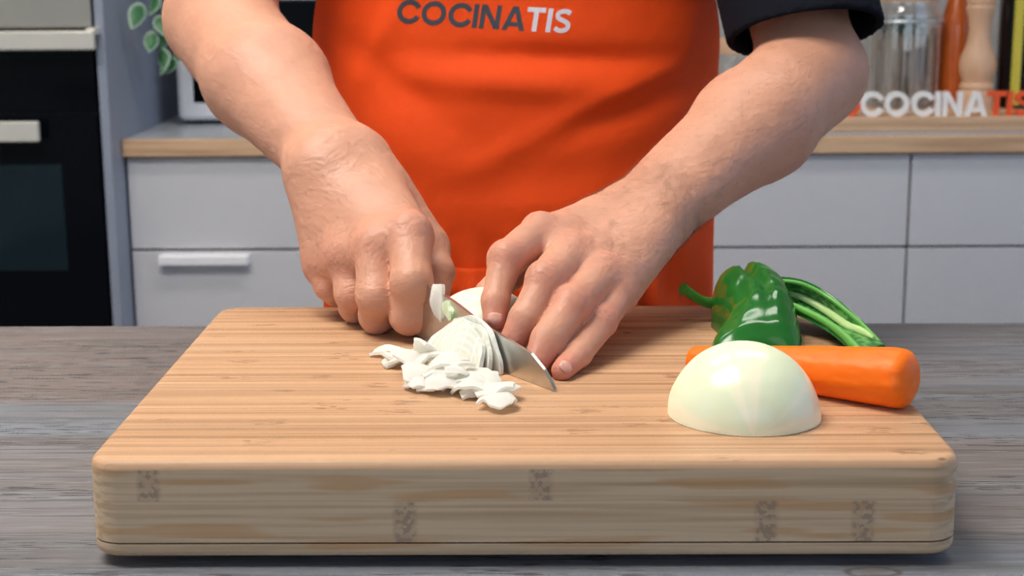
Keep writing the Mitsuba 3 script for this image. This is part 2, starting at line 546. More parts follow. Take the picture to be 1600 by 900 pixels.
add(k + '__control_panel', rbox(-1.315, xg, YC - .002, YC + .018, zl1 + .012, zu - .014, .002), 'm_black')
add(k + '__door', rbox(-1.315, xg, YC - .006, YC + .018, .41, zl1 + .006, .002), 'm_black')
add(k + '__door_window', rbox(-1.26, at(101, 330, YC - .008)[0], YC - .0085, YC - .002, at(60, 422, YC)[2], at(60, 256, YC)[2], .002), 'm_oven_window')
add(k + '__handle', rbox(-1.18, at(62, 205, YC - .035)[0], YC - .044, YC - .030, zl0, zl1, .003), 'm_handle')

ZT = .90
xa = XS + .002
thing('kitchen_worktop', 'grey worktop with a light oak front edge running along the back wall over the drawers', 'worktop')
add('kitchen_worktop__slab', box(xa, X1 - .01, YF + .0202, Y1 - .002, ZT - .030, ZT), 'm_worktop')
add('kitchen_worktop__edge_strip', rbox(xa, X1 - .01, YF, YF + .020, ZT - .030, ZT, .0015), 'm_oak')
k = 'kitchen_worktop'
UNITS = [(xa + .002, at(800, 300, YF + .02)[0] - .09), None, None]
xe = at(1420, 320, YF + .02)[0]
xm = xe - .60
zg = at(330, 392, YF + .02)[2]
bounds = [(xa + .003, xm - .0015), (xm + .0015, xe - .0022), (xe + .0022, xe + .60), (xe + .603, X1 - .02)]
names = ['grey drawer unit beside the ovens with a short white handle', 'grey drawer unit behind the person', 'grey drawer unit behind the green pepper, at the right edge', 'grey drawer unit past the right edge']
for i, (a, b) in enumerate(bounds):
    k = thing(num('drawer_unit', i), names[i], 'drawers', 'grey drawer units under the oak worktop')
    add(k + '__carcass', box(a, b, YF + .04, Y1 - .004, .1, ZT - .031), 'm_gap')
    add(k + '__plinth', box(a, b, YF + .08, YF + .095, 0, .1), 'm_gap')
    zs = [ZT - .034, zg, .50, .11]
    for j in range(3):
        add(num(k + '__drawer', j), rbox(a, b, YF + .018, YF + .0385, zs[j + 1] + .0045, zs[j] - .0005, .0012), 'm_drawer')
    if i == 0:
        for q, off in enumerate((0, 1)):
            hx0, hx1 = at(247, 405, YF)[0], at(388, 405, YF)[0]
            if off:
                hx0, hx1 = b - (hx1 - a), b - (hx0 - a)
            zt_ = zs[1] - .002
            prof = rbox(hx0, hx1, YF - .006, YF + .020, zt_ - .0215, zt_ - .003, .003)
            add(num(k + '__drawer_001__handle', q), prof, 'm_white', label='white pull')

# microwave and plant
mwx, mwy = at(278, 195, 3.03)[0], 3.03
k = thing('microwave', 'white microwave oven with black window on the oak worktop behind the left arm', 'microwave')
add(k + '__body', rbox(mwx, mwx + .46, mwy, mwy + .33, ZT + .008, ZT + .285, .014, 2), 'm_white', smooth=40)
add(k + '__window', rbox(at(301, 150, mwy)[0], mwx + .34, mwy - .002, mwy + .01, at(305, 162, mwy)[2], ZT + .245, .006, 2), 'm_black', smooth=40)
add(k + '__control_panel', rbox(mwx + .36, mwx + .44, mwy - .003, mwy + .01, ZT + .03, ZT + .26, .004), 'm_black_soft')
for j, (a, b) in enumerate(((.03, .03), (.43, .03), (.03, .29), (.43, .29))):
    add(num(k + '__foot', j), lathe([(0, 0), (.012, 0), (.012, .0095), (0, .0095)], 16, (mwx + a, mwy + b, ZT)), 'm_rubber')
k = thing('trailing_plant', 'trailing green plant with pale edged leaves hanging beside the microwave', 'plant')
pc = at(258, -90, 2.86)
add(k + '__pot', lathe([(0, 0), (.048, 0), (.062, .10), (.056, .10), (.052, .085), (0, .085)], 32, pc), 'm_pot', smooth=40)
add(k + '__soil', lathe([(0, .0), (.050, .0), (.050, .004), (0, .004)], 24, pc + (0, 0, .084)), 'm_soil')
for j in range(3):
    a = j * 2.1 + .4
    add(num(k + '__cord', j), tube([pc + (.060 * math.cos(a), .060 * math.sin(a), .098), np.array([pc[0], pc[1], ZC])], .0015, 6), 'm_pot')


def leaf(L, W, bend=.3):
    u = np.linspace(0, 1, 9)
    g = np.zeros((9, 5, 3))
    for i, a in enumerate(u):
        wd = W * math.sin(math.pi * min(a * .93 + .07, 1)) ** .8 * (1 - .35 * a)
        for j, b in enumerate(np.linspace(-1, 1, 5)):
            g[i, j] = (wd * b, L * a, -bend * L * a * a + .25 * abs(b) * wd)
    return sheet(g, .0008)


leaf_spots = [(221, 20, 15, 2.80), (246, 36, 12, 2.84), (240, 62, 13, 2.84), (252, 88, 13, 2.86), (262, 14, 13, 2.86), (264, 60, 11, 2.88), (272, 100, 11, 2.88), (244, 4, 12, 2.84), (284, 30, 12, 2.88), (280, 80, 10, 2.88), (296, 5, 12, 2.88), (258, 104, 8, 2.86)]
for j, pts in enumerate(((( 0, .0, .086), (-.055, -.03, .105), (-.075, -.035, .05), [(236, -30, 2.83), (243, 10, 2.84), (249, 60, 2.85), (259, 112, 2.86)]), ((.0, .0, .086), (.05, -.04, .105), (.068, -.05, .06), [(284, -30, 2.86), (280, 30, 2.87), (278, 90, 2.88)]))):
    add(num(k + '__vine', j), tube(spline([pc + q for q in pts[:3]] + [at(*q) for q in pts[3]], 40), .0018, 6), 'm_leaf')
for j, (px, py, sz, y) in enumerate(leaf_spots):
    ro = trimesh.transformations.euler_matrix(math.radians(-78 + rng.uniform(-22, 12)), math.radians(rng.uniform(-30, 30)), math.radians(rng.uniform(-35, 35)), 'sxyz')
    m = leaf(sz * 2.7 / 830, sz * 1.05 / 830, .35)
    m.apply_transform(ro)
    m.apply_translation(at(px, py - sz, y))
    add(num(k + '__leaf', j), m, 'm_leaf_pale', smooth=True)
    c = leaf(sz * 2.15 / 830, sz * .80 / 830, .35)
    c.apply_translation((0, sz * .3 / 830, -.0012))
    c.apply_transform(ro)
    c.apply_translation(at(px, py - sz, y))
    add(num(k + '__leaf', j) + '__leaf_centre', c, 'm_leaf', smooth=True)

# display board, sign and bottles at the right
yb = onz(1450, 205, ZT)[1]
zb = ZT + .0265
bx0, bx1 = .34, at(1600, 190, yb)[0] + .13
add('display_board', rbox(bx0, bx1, yb, yb + .26, ZT, zb, .002), 'm_oak', label='thick oak board on the back worktop carrying bottles and a letter sign', cat='board')
sign = thing('letter_sign', 'free standing white and orange letter sign reading COCINATIS on oak board', 'sign')
ys = yb + .012
lx = at(1345, 165, ys)[0]
lw = at(1612, 165, ys)[0] - lx
hl = at(1450, 147, ys)[2] - at(1450, 185, ys)[2]


def letters(word, height, depth, slant=0.0):
    """Bold sans capitals drawn as strokes: one mesh per letter, placed along +x."""
    from shapely.geometry import LineString, Point, Polygon
    from shapely import affinity, unary_union
    h, w = 1.0, .205
    st = lambda *p: LineString(p).buffer(w / 2, cap_style='flat', join_style='mitre')
    ring = lambda a: affinity.scale(Point(0, 0).buffer(.5, 48), a, 1.03).difference(affinity.scale(Point(0, 0).buffer(.5 - w, 48), a * (.5 - w / a) / (.5 - w), 1.03))
    def glyph(c):
        if c in 'OC':
            g = affinity.translate(ring(1.06), .53, .5)
            if c == 'C':
                g = g.difference(Polygon([(.60, .5), (1.5, 1.02), (1.5, -.02)]))
            return g, 1.06 if c == 'O' else .96
        if c == 'I':
            return st((w / 2, 0), (w / 2, 1)), w
        if c == 'N':
            return unary_union([st((w / 2, 0), (w / 2, 1)), st((.86 - w / 2, 0), (.86 - w / 2, 1)), Polygon([(0, 1), (w * 1.15, 1), (.86, 0), (.86 - w * 1.15, 0)])]), .86
        if c == 'A':
            o = Polygon([(0, 0), (.37, 1), (.61, 1), (.98, 0), (.98 - w * 1.08, 0), (.49, .76), (w * 1.08, 0)])
            return o.union(Polygon([(.22, .17), (.76, .17), (.70, .34), (.28, .34)])), .98
        if c == 'T':
            return unary_union([st((0, 1 - w * .46), (.78, 1 - w * .46)), st((.39, 0), (.39, .99))]), .78
        t = np.array([(.66, .83), (.50, .905), (.30, .90), (.135, .80), (.14, .645), (.30, .55), (.47, .485), (.60, .385), (.60, .21), (.44, .105), (.24, .10), (.06, .20)])
        g = LineString(spline(t, 60)).buffer(w * .47, cap_style='flat')
        return g, .70
    out, x = [], 0.0
    for c in word:
        g, adv = glyph(c)
        g = affinity.affine_transform(g.simplify(.004), [height, slant * height, 0, height, x * height, 0])
        out.append(cat_(*[trimesh.creation.extrude_polygon(q, depth, engine='earcut') for q in getattr(g, 'geoms', [g])]))
        x += adv + (.10 if c != 'A' else .02)
    return out


WORD = 'COCINATIS'
glyphs = letters(WORD, hl, .012)
gw = glyphs[-1].bounds[1][0] - glyphs[0].bounds[0][0]
g0 = glyphs[0].bounds[0][0]
for i, m in enumerate(glyphs):
    v = m.vertices.copy()
    m.vertices = np.stack([lx + (v[:, 0] - g0) * lw / gw, ys + .012 - v[:, 2], zb + np.maximum(v[:, 1], 0)], 1)
    m.invert() if m.volume < 0 else None
    add(num(sign + '__letter', i), m, 'm_sign_white' if i < 6 else 'm_sign_orange')
mark = trimesh.creation.cylinder(hl * .42, .012, sections=32)
mark.apply_transform(trimesh.transformations.rotation_matrix(math.pi / 2, (1, 0, 0)))
mark.apply_translation((lx - hl * .42 - .001, ys + .006, zb + hl * .42))
add(sign + '__mark', mark, 'm_sign_orange', label='orange round mark')


def jar(i, px, py_base, y, R, Hh, label, fill, lidm, lid_z):
    c = at(px, py_base, y)
    c[2] = zb
    k = thing(num('storage_jar', i), label, 'jar')
    add(k + '__glass', lathe([(0, 0), (R * .96, 0), (R, .006), (R, Hh * .86), (R * .85, Hh * .94), (R * .85, Hh), (R * .82, Hh), (R * .82, Hh * .935), (R - .004, Hh * .855), (R - .004, .008), (0, .006)], 40, c), 'm_glass', smooth=40)
    if fill:
        sticks = []
        r2 = np.random.default_rng(3 + i)
        for q in range(150):
            a, rr = r2.uniform(0, 2 * np.pi), (R - .008) * math.sqrt(r2.uniform(.2, 1))
            p0 = c + (rr * math.cos(a), rr * math.sin(a), .008)
            p1 = p0 + (r2.normal(0, .004), r2.normal(0, .004), Hh * fill * r2.uniform(.85, 1.0))
            sticks.append(tube([p0, p1], .0022, 5))
        add(k + '__pasta', cat_(*sticks), 'm_pasta', kind='stuff')
    add(k + '__lid', lathe([(0, lid_z), (R * .9, lid_z), (R * .93, lid_z + .004), (R * .93, lid_z + .022), (R * .88, lid_z + .028), (0, lid_z + .028)], 40, c), lidm, smooth=40)
    return k, c


k, c = jar(0, 1408, 180, 3.06, .068, .205, 'large glass jar of spaghetti with wooden lid behind the letter sign', .72, 'm_mill', .206)
ring = []
for a in np.linspace(0, 2 * np.pi, 40):
    ring.append(c + (.071 * math.cos(a), .071 * math.sin(a), .168))
add(k + '__wire_band', tube(np.array(ring), .0035, 8), 'm_wire')
herb = []
for q in range(60):
    a = rng.uniform(0, 2 * np.pi)
    p = c + (.045 * rng.uniform(0, 1) * math.cos(a), .045 * rng.uniform(0, 1) * math.sin(a), .155 + rng.uniform(-.03, .012))
    s = trimesh.creation.icosphere(1, .006)
    s.apply_scale((1, .5, 1.6))
    s.apply_translation(p)
    herb.append(s)
add(k + '__dried_herbs', cat_(*herb), 'm_herb', kind='stuff')
jar(1, 1345, 180, 3.19, .030, .22, 'narrow empty glass jar with wooden lid next to the spaghetti jar', 0, 'm_mill', .221)
jar(2, 1150, 180, 3.08, .050, .105, 'short glass jar with wooden lid seen between the apron and the arm', 0, 'm_mill', .106)
c = at(1488, 178, 3.08)
c[2] = zb
k = thing('oil_bottle', 'tapering orange bottle between the jar and the wooden mill', 'bottle')
add(k + '__body', lathe([(0, 0), (.031, 0), (.034, .006), (.033, .14), (.030, .17), (.016, .225), (.013, .245), (.013, .285), (0, .285)], 40, c), 'm_sauce', smooth=40)
add(k + '__cap', lathe([(0, .285), (.0155, .285), (.0155, .31), (0, .312)], 24, c), 'm_mill')
c = at(1523, 184, 3.0)
c[2] = zb
S = 1 / 795.
prof = [(0, 0), (27, 0), (28, 3), (28, 22), (26, 26), (24, 30), (26, 34), (25, 38), (22, 42), (27, 56), (28, 68), (26, 80), (21, 92), (17, 106), (16, 122), (18, 138), (21, 150), (22, 154), (20, 158), (22, 163), (21, 168), (24, 180), (23, 200), (15, 212), (0, 214)]
add('pepper_mill', lathe([(a * S, b * S) for a, b in prof], 48, c), 'm_mill', smooth=30, label='turned light wood pepper mill beside the dark bottle', cat='pepper mill')
c = at(1600, 184, 3.04)
c[2] = zb
k = thing('wine_bottle', 'dark bottle with a yellow label edge at the right edge', 'bottle')
RB = 46 / 790
add(k + '__body', lathe([(0, 0), (RB - .002, 0), (RB, .004), (RB, .22), (RB * .8, .25), (.016, .28), (.014, .36), (0, .36)], 48, c), 'm_dark_glass', smooth=40)
arc = []
for z in np.linspace(.008, .21, 12):
    arc.append([c + ((RB + .0006) * math.sin(a), -(RB + .0006) * math.cos(a), z) for a in np.linspace(math.radians(-47), math.radians(-29), 6)])
add(k + '__label', sheet(np.array(arc), .0004, np.array([0, -1, 0])), 'm_yellow', label='yellow label stripe')
e = trimesh.creation.icosphere(2, .006)
e.apply_scale((1, .2, 1))
e.apply_translation(c + ((RB) * math.sin(math.radians(-15)), -(RB) * math.cos(math.radians(-15)), at(1583, 117, 3.0)[2] - zb))
add(k + '__emblem', e, 'm_white')

# ------------------------------------------------------------------ island table
k = thing('kitchen_island', 'grey brown wood laminate table under the bamboo cutting board', 'table')
add(k + '__tabletop', rbox(-1.25, 1.25, .42, 1.303, ZT - .04, ZT, .0015), 'm_laminate')
add(k + '__base', box(-1.15, 1.15, .62, 1.10, 0, ZT - .04), 'm_island')

# ------------------------------------------------------------------ cutting board
BX0, BX1, BY0, BY1, ZB0, ZB = -.2290, .2235, .752, 1.119, .9055, .958
board = thing('cutting_board', 'thick bamboo cutting board with rounded edges on the grey table', 'cutting board')
hullp = []
rc, re = .017, .0045
for cx in (BX0 + rc, BX1 - rc):
    for cy_ in (BY0 + rc, BY1 - rc):
        for a in np.linspace(0, 2 * np.pi, 48, endpoint=False):
            for b in np.linspace(0, np.pi / 2, 5):
                q = rc - re + re * math.cos(b)
                x, y = cx + q * math.cos(a), cy_ + q * math.sin(a)
                hullp += [(x, y, ZB - re + re * math.sin(b)), (x, y, ZB0 + re - re * math.sin(b))]
whole = trimesh.convex.convex_hull(np.array(hullp))
mw = manifold3d.Manifold(manifold3d.Mesh(whole.vertices.astype(np.float32), whole.faces.astype(np.uint32)))
Z1, Z2, ZS = .9135, .9365, .9535


def slab(m, x0, x1, y0, y1, z0, z1):
    b = manifold3d.Manifold.cube((x1 - x0, y1 - y0, z1 - z0)).translate((x0, y0, z0))
    r = (m ^ b).to_mesh()
    return trimesh.Trimesh(r.vert_properties[:, :3], r.tri_verts)


g = .00045
add(board + '__bamboo_layer', slab(mw, -1, 1, 0, 2, ZB0, Z1 - g), 'm_bamboo_edge', smooth=35)
add(board + '__bamboo_layer_001', slab(mw, -1, 1, 0, 2, Z1 + g, Z2 - .00004), 'm_bamboo_edge', smooth=35)
add(board + '__bamboo_layer_002', slab(mw, -1, 1, 0, 2, Z2 + .00004, ZS), 'm_bamboo_edge', smooth=35)
core = rbox(BX0 + .03, BX1 - .03, BY0 + .03, BY1 - .03, Z1 - .001, Z2 + .001, .0003)
add(board + '__core', core, 'm_gap')
ys_ = np.linspace(BY0, BY1, 20)
for i in range(19):
    add(num(board + '__bamboo_strip', i), slab(mw, -1, 1, ys_[i] + (.00006 if i else -1), ys_[i + 1] - (.00006 if i < 18 else -1), ZS + .00002, 2), f'm_bamboo_{(i * 7) % 3}', smooth=35)
for j, (x, y) in enumerate(((BX0 + .04, BY0 + .04), (BX1 - .04, BY0 + .04), (BX0 + .04, BY1 - .04), (BX1 - .04, BY1 - .04))):
    add(num(board + '__foot', j), lathe([(0, 0), (.009, 0), (.010, .002), (.010, .006), (0, .006)], 20, (x, y, ZT)), 'm_rubber')

exec_after = []
# ------------------------------------------------------------------ vegetables
def dome(R, Hh, n=64, m=20, cut=None):
    rings = []
    for b in np.linspace(0, np.pi / 2 - .02, m):
        rings.append([(R * math.cos(b) * math.cos(a), R * math.cos(b) * math.sin(a), Hh * math.sin(b)) for a in np.linspace(0, 2 * np.pi, n, endpoint=False)])
    return loft(rings)


def manifold(t):
    t.merge_vertices()
    return manifold3d.Manifold(manifold3d.Mesh(np.asarray(t.vertices, np.float32), np.asarray(t.faces, np.uint32)))


def to_tri(m):
    r = m.to_mesh()
    return trimesh.Trimesh(r.vert_properties[:, :3].astype(float), r.tri_verts, process=False)


def onion_dome(R, Hh, axis_deg, squash=.94):
    t = dome(R, Hh)
    t.apply_scale((1, squash, 1))
    v = t.vertices
    a = np.arctan2(v[:, 2], v[:, 1])
    t.vertices = v * (1 + .006 * np.sin(5 * a + 1))[:, None] * [1, 1, 1]
    t.apply_transform(trimesh.transformations.rotation_matrix(math.radians(axis_deg), (0, 0, 1)))
    return t


t = onion_dome(.0432, .0415, -35)
t.vertices = t.vertices * [1, 1, 1]
m = manifold(t)
nrm = np.array([-.50, -.80, -.28])
nrm /= np.linalg.norm(nrm)
m = m.trim_by_plane((-nrm).tolist(), -.0385)
t = to_tri(m)
t.vertices[:, 2] = np.where(t.vertices[:, 2] < 1e-5, 0, t.vertices[:, 2])
t.apply_translation((OC[0], OC[1] + .004, ZB + .0003))
add('half_onion', t, 'm_onion', smooth=28, label='peeled half onion lying cut side down in front of the carrot', cat='onion')

# carrot
ca, cb = onz(1075, 583, ZB), onz(1420, 640, ZB)
dirc = (cb - ca) / np.linalg.norm(cb - ca)
L = np.linalg.norm(cb - ca)
cb = cb + np.array([0, .010, 0])
us = [0, .003, .01, .03, .06, .12, .3, .5, .7, .85, .93, .96, .98, .993, 1.0]
rings = []
for u in np.linspace(0, 1, 60):
    r = .0085 + (.0172 - .0085) * min(1, u * 1.12) ** .9
    end = 1.0
    if u > .93:
        q = (u - .93) / .07
        end = math.sqrt(max(0, 1 - (q * .93) ** 2.6)) * .9 + .1 if q < 1 else .42
        end = max(end, .45)
    if u < .03:
        end = math.sqrt(max(.02, 1 - (1 - u / .03) ** 2))
    c = ca + dirc * L * u * 1.02
    c = c + [0, 0, .0]
    side = np.cross(dirc, [0, 0, 1])
    ring_ = []
    for a in np.linspace(0, 2 * np.pi, 44, endpoint=False):
        fac = 1 + .012 * math.cos(9 * a + 1.5 * u) + .01 * (meshkit.noise(np.array([[math.cos(a) * 2, math.sin(a) * 2, u * 9]]))[0] - .5)
        ring_.append(c + side * (r * end * fac * math.cos(a)) + np.array([0, 0, 1]) * (r + r * end * fac * math.sin(a)))
    rings.append(ring_)
add('carrot', loft(rings), 'm_carrot', smooth=40, label='peeled orange carrot lying behind the half onion', cat='carrot')

# green pepper lying skin up: cross-sections from the stem end (back) to the blossom end (front)
pk = thing('green_pepper', 'glossy dark green pepper half lying skin up behind the carrot', 'pepper')
stations = [(1122, 1208, 1.084, .022), (1114, 1217, 1.076, .039), (1112, 1226, 1.060, .0430), (1113, 1238, 1.042, .0440), (1127, 1244, 1.022, .0405), (1133, 1248, 1.004, .0350), (1122, 1252, .984, .0285), (1110, 1253, .966, .0215), (1112, 1250, .954, .0135), (1128, 1240, .947, .005)]
st = []
for x0, x1, y, hh in stations:
    py = 552
    a, b = at(x0, 480 + (1.09 - y) * 600, y), at(x1, 480 + (1.09 - y) * 600, y)
    st.append((a[0], b[0], y, hh))
st = spline(np.array(st), 46)
rings = []
for i, (xa_, xb_, y, hh) in enumerate(st):
    u = i / 45
    ring_ = []
    cx, w = (xa_ + xb_) / 2, (xb_ - xa_) / 2
    for a in np.linspace(0, 2 * np.pi, 72, endpoint=False):
        ct, s_ = math.cos(a), math.sin(a)
        up = s_ > 0
        px_ = np.sign(ct) * abs(ct) ** .85
        z = abs(s_) ** (.62 + .30 * min(1, u * 1.3))
        tt = px_
        g0_ = -.30 + .72 * u
        groove = .24 * math.exp(-((tt - g0_) / .15) ** 2) * math.exp(-((u - .22) / .40) ** 2)
        groove += .05 * math.exp(-((tt + .55) / .12) ** 2) * math.exp(-((u - .6) / .3) ** 2)
        lump = 1 + .012 * math.sin(u * 58 + 4 * tt) + .05 * (meshkit.noise(np.array([[tt * 2.2 + 3, u * 7, .5]]))[0] - .5) + .07 * (meshkit.noise(np.array([[tt * 4 + 3, u * 13, 2.5]]))[0] - .5) + .02 * (meshkit.noise(np.array([[tt * 9 + 3, u * 34, 4.5]]))[0] - .5)
        ring_.append((cx + w * px_ * lump, y + .006 * s_ * (u - .5), ZB + .0003 + (hh * z * (1 - groove) * lump if up else 0)))
    rings.append(ring_)
add(pk + '__flesh', loft(rings), 'm_pepper', smooth=50)
stem = spline([at(1122, 475, 1.068), at(1100, 471, 1.062), at(1085, 463, 1.058), at(1074, 455, 1.055), at(1067, 451, 1.053)], 24)
add(pk + '__stem', tube(stem, np.interp(np.linspace(0, 1, 24), [0, .3, .85, 1], [.0045, .0034, .0036, .0045]), 12), 'm_pepper_stem', smooth=40)

# cut pepper strip: a channel swept along an arch, open towards the viewer
e1 = spline([at(1206, 438, 1.062), at(1250, 443, 1.056), at(1290, 462, 1.046), at(1330, 492, 1.024), at(1362, 522, 1.000), at(1383, 546, .978)], 40)
e2 = spline([at(1206, 470, 1.040), at(1245, 484, 1.022), at(1282, 502, 1.003), at(1312, 522, .985), at(1332, 541, .970), at(1346, 557, .957)], 40)
bt = spline([at(1206, 462, 1.075), at(1248, 474, 1.062), at(1288, 497, 1.045), at(1323, 522, 1.018), at(1350, 540, .992), at(1366, 552, .970)], 40)
cs = np.linspace(0, 1, 17)[None, :, None]
g = (1 - cs) ** 2 * e1[:, None] + 2 * cs * (1 - cs) * (2 * bt - .5 * (e1 + e2))[:, None] + cs ** 2 * e2[:, None]
gn = meshkit.noise(g * 220)[..., None] - .5
zmin = ZB + .0045
g[..., 2] = np.maximum(g[..., 2], zmin)
pk = thing('pepper_strip', 'arched cut piece of green pepper with its inside showing, right of the pepper half', 'pepper')
nin = sheet(g, .0012, np.array([-.2, -.8, .6]))
add(pk + '__inner_wall', nin, 'm_pepper_flesh', smooth=50)
du, dv = np.gradient(g, axis=1), np.gradient(g, axis=0)
nr = np.cross(du, dv)
nr /= np.linalg.norm(nr, axis=2, keepdims=True)
if (nr * np.array([-.2, -.8, .6])).sum() < 0:
    nr = -nr
add(pk + '__skin', sheet(g - nr * .0012, .0022, np.array([-.2, -.8, .6])), 'm_pepper', smooth=50)
ribp = (g + nr * .0012)[2:35, 4]
add(pk + '__rib', tube(ribp, np.interp(np.linspace(0, 1, 33), [0, .3, .8, 1], [.0015, .0026, .003, .001]), 10), 'm_pepper_rib', smooth=40)

plain('m_pepper_edge', (.10, .34, .05), .35)
add(pk + '__cut_edge', tube(e2 + (0, 0, .0015), np.interp(np.linspace(0, 1, 40), [0, .2, .9, 1], [.0015, .0026, .0030, .0015]), 10), 'm_pepper_edge', smooth=40)
add(pk + '__cut_edge_001', tube(e1, .0016, 10), 'm_pepper_edge', smooth=40)

# ------------------------------------------------------------------ knife
TIP = onz(868, 612, ZB + .0003)
HEEL = onz(645, 530, ZB + .0003)
ex = HEEL - TIP
ex[2] = 0
LB = np.linalg.norm(ex)
ex /= LB
en = np.array([-ex[1], ex[0], 0])         # towards the camera's left
if en[1] > 0:
    en = -en
LT = LB


def spine_z(s):
    return float(np.interp(s, [0, .004, .010, .024, .045, .071, .11, .15, .19], [.0012, .006, .0115, .0190, .0225, .0262, .0362, .043, .045]))


def edge_z(s):
    return float(np.interp(s, [0, .03, .06, .10, .14, .19], [.0003, .0003, .0005, .0014, .0032, .006]))


ss = np.concatenate([np.linspace(0, .03, 16), np.linspace(.035, LT, 26)])
lf, rt = [], []
rings = []
for s in ss:
    p = TIP + ex * s
    z0, z1 = ZB + edge_z(s), ZB + spine_z(s)
    zm = z0 + (z1 - z0) * .35
    tk = .0011
    rings.append([(p[0], p[1], z0), *((p + en * tk * .8)[:2].tolist() + [zm],), *((p + en * tk)[:2].tolist() + [z1],), *((p - en * tk)[:2].tolist() + [z1],), *((p - en * tk * .8)[:2].tolist() + [zm],)])
knife = thing('chef_knife', 'broad steel kitchen knife held in the left fist, slicing the onion', 'knife')
add(knife + '__blade', loft(rings), 'm_blade', smooth=25)
hz = ZB + spine_z(LT)
hp0, hp1 = TIP + ex * (LT - .004), TIP + ex * (LT + .115)
hpth = [np.array([*(TIP + ex * (LT + o) - en * (.007 * min(1, max(0, o) / .02)))[:2], ZB + .0335 + o * .06]) for o in np.linspace(-.004, .112, 14)]
add(knife + '__handle', tube(np.array(hpth), np.interp(np.linspace(0, 1, 14), [0, .1, .5, .9, 1], [.009, .0105, .0125, .0125, .010]), 18), 'm_black_soft', smooth=40)

# ------------------------------------------------------------------ onion: rest under the fingers, slices, bits
rc_ = np.array([-.030, .996])
t = onion_dome(.0405, .0385, 20)
t.apply_translation((rc_[0], rc_[1], ZB + .0003))
m = manifold(t)
nb = np.array([en[0], en[1], 0.0])
off = float(nb @ (TIP - nb * .0016))
m = m.trim_by_plane((-nb).tolist(), -off)
onion_m, onion_kw = m, dict(label='rest of the onion under the fingertips behind the knife blade', cat='onion')
sl_labels = ['onion slice leaning against the knife blade', 'onion slice in the middle of the stack beside the blade', 'outermost onion slice of the stack, its striped cut face in full view']
slice_c = np.array([-.0322, .9495])
for i in range(3):
    R_, H_ = .0335 - .0010 * i, .0305 - .0016 * i
    th = .0026
    d0 = .0016 + i * .0028
    cx = slice_c - nb[:2] * (nb[:2] @ (slice_c - TIP[:2]))   # onto the blade's plane
    fr = np.zeros((14, 41, 3))
    for a_i, a in enumerate(np.linspace(0, np.pi, 41)):
        for r_i, r in enumerate(np.linspace(.02, 1, 14)):
            rr = r * (1 + .02 * math.sin(9 * a + i * 2) * r)
            along, z = R_ * rr * math.cos(a), H_ * rr * abs(math.sin(a)) ** .9
            lean = d0 + th + .010 * i * (1 - z / H_) * .6 + .0012 * math.sin(along * 160 + i)
            p = np.array([*(cx + ex[:2] * along + nb[:2] * lean), ZB + .0004 + z])
            fr[r_i, a_i] = p
    add(num('onion_slice', i), sheet(fr, th, nb), 'm_onion_cut', smooth=40, label=sl_labels[i], cat='onion slice')


def chip(L, W, th, curl, seed):
    r2 = np.random.default_rng(seed)
    n, m_ = 22, 9
    g = np.zeros((n, m_, 3))
    ph_ = r2.uniform(0, 6, 4)
    wob = 1 + .20 * np.sin(np.linspace(0, 5, n) + ph_[0]) + .05 * np.sin(np.linspace(0, 17, n) + ph_[1])
    taper = r2.uniform(.3, .9)
    for i, u in enumerate(np.linspace(-1, 1, n)):
        for j, v in enumerate(np.linspace(-1, 1, m_)):
            wd = W / 2 * (1 - taper * max(0, u) ** 2 - .3 * max(0, -u) ** 2) * wob[i]
            g[i, j] = (u * L / 2, v * wd, -curl * ((u * L / 2) ** 2 + (v * wd) ** 2) * 14 + .0009 * math.sin(3 * u + 2 * v + seed))
    return sheet(g, th, np.array([0, 0, 1.0]))


bits = [  # place in the picture, height over the board, length, width, curl, yaw, pitch, roll, label
    (614, 550, .004, .026, .008, 1.2, -22, 0, 8, 'pointed onion piece at the far left of the chopped heap'),
    (632, 562, .005, .022, .014, 1.6, -10, 8, -10, None),
    (640, 549, .009, .018, .012, 2.0, 20, -6, 14, None),
    (668, 545, .014, .022, .014, 1.0, 75, -48, 18, 'onion piece standing up with its point at the top of the chopped heap'),
    (660, 566, .008, .020, .016, 2.4, 40, 14, -18, None),
    (688, 560, .012, .024, .018, 2.2, -35, 16, 12, None),
    (694, 580, .010, .022, .017, 2.6, 15, -14, -12, None),
    (672, 592, .007, .020, .016, 2.4, 65, 16, -16, None),
    (655, 597, .005, .017, .013, 2.2, -30, 6, 12, None),
    (700, 600, .006, .021, .014, 2.2, 5, -8, 14, None),
    (723, 592, .008, .022, .013, 1.8, -20, 10, 10, None),
    (622, 554, .007, .020, .012, 1.8, -32, -10, -14, None),
    (651, 553, .013, .020, .014, 2.2, 50, -20, 22, None),
    (681, 569, .014, .018, .015, 2.6, -12, 22, -20, None),
    (666, 580, .010, .022, .014, 2.0, 22, -16, 24, None),
    (706, 569, .014, .020, .013, 2.4, 48, 18, -14, None),
    (749, 582, .009, .020, .014, 1.8, -50, -12, 16, None),
    (782, 612, .005, .018, .012, 2.0, 30, 8, -12, None),
    (744, 612, .004, .016, .011, 2.2, 10, 6, 14, None),
    (618, 566, .003, .014, .009, 2.0, 30, 6, 10, None),
    (722, 576, .014, .017, .0065, 2.6, 35, -22, 20, 'small white crescent of onion lying on the chopped heap'),
    (742, 602, .007, .024, .016, 2.0, -40, 6, -8, None),
    (768, 607, .006, .021, .018, 1.6, -62, 12, 8, None),
    (777, 625, .005, .018, .018, 2.6, -20, 4, -4, 'roundish onion piece nearest the front of the board, below the slices'),
    (757, 590, .009, .022, .017, 1.6, -55, -14, 10, None),
]
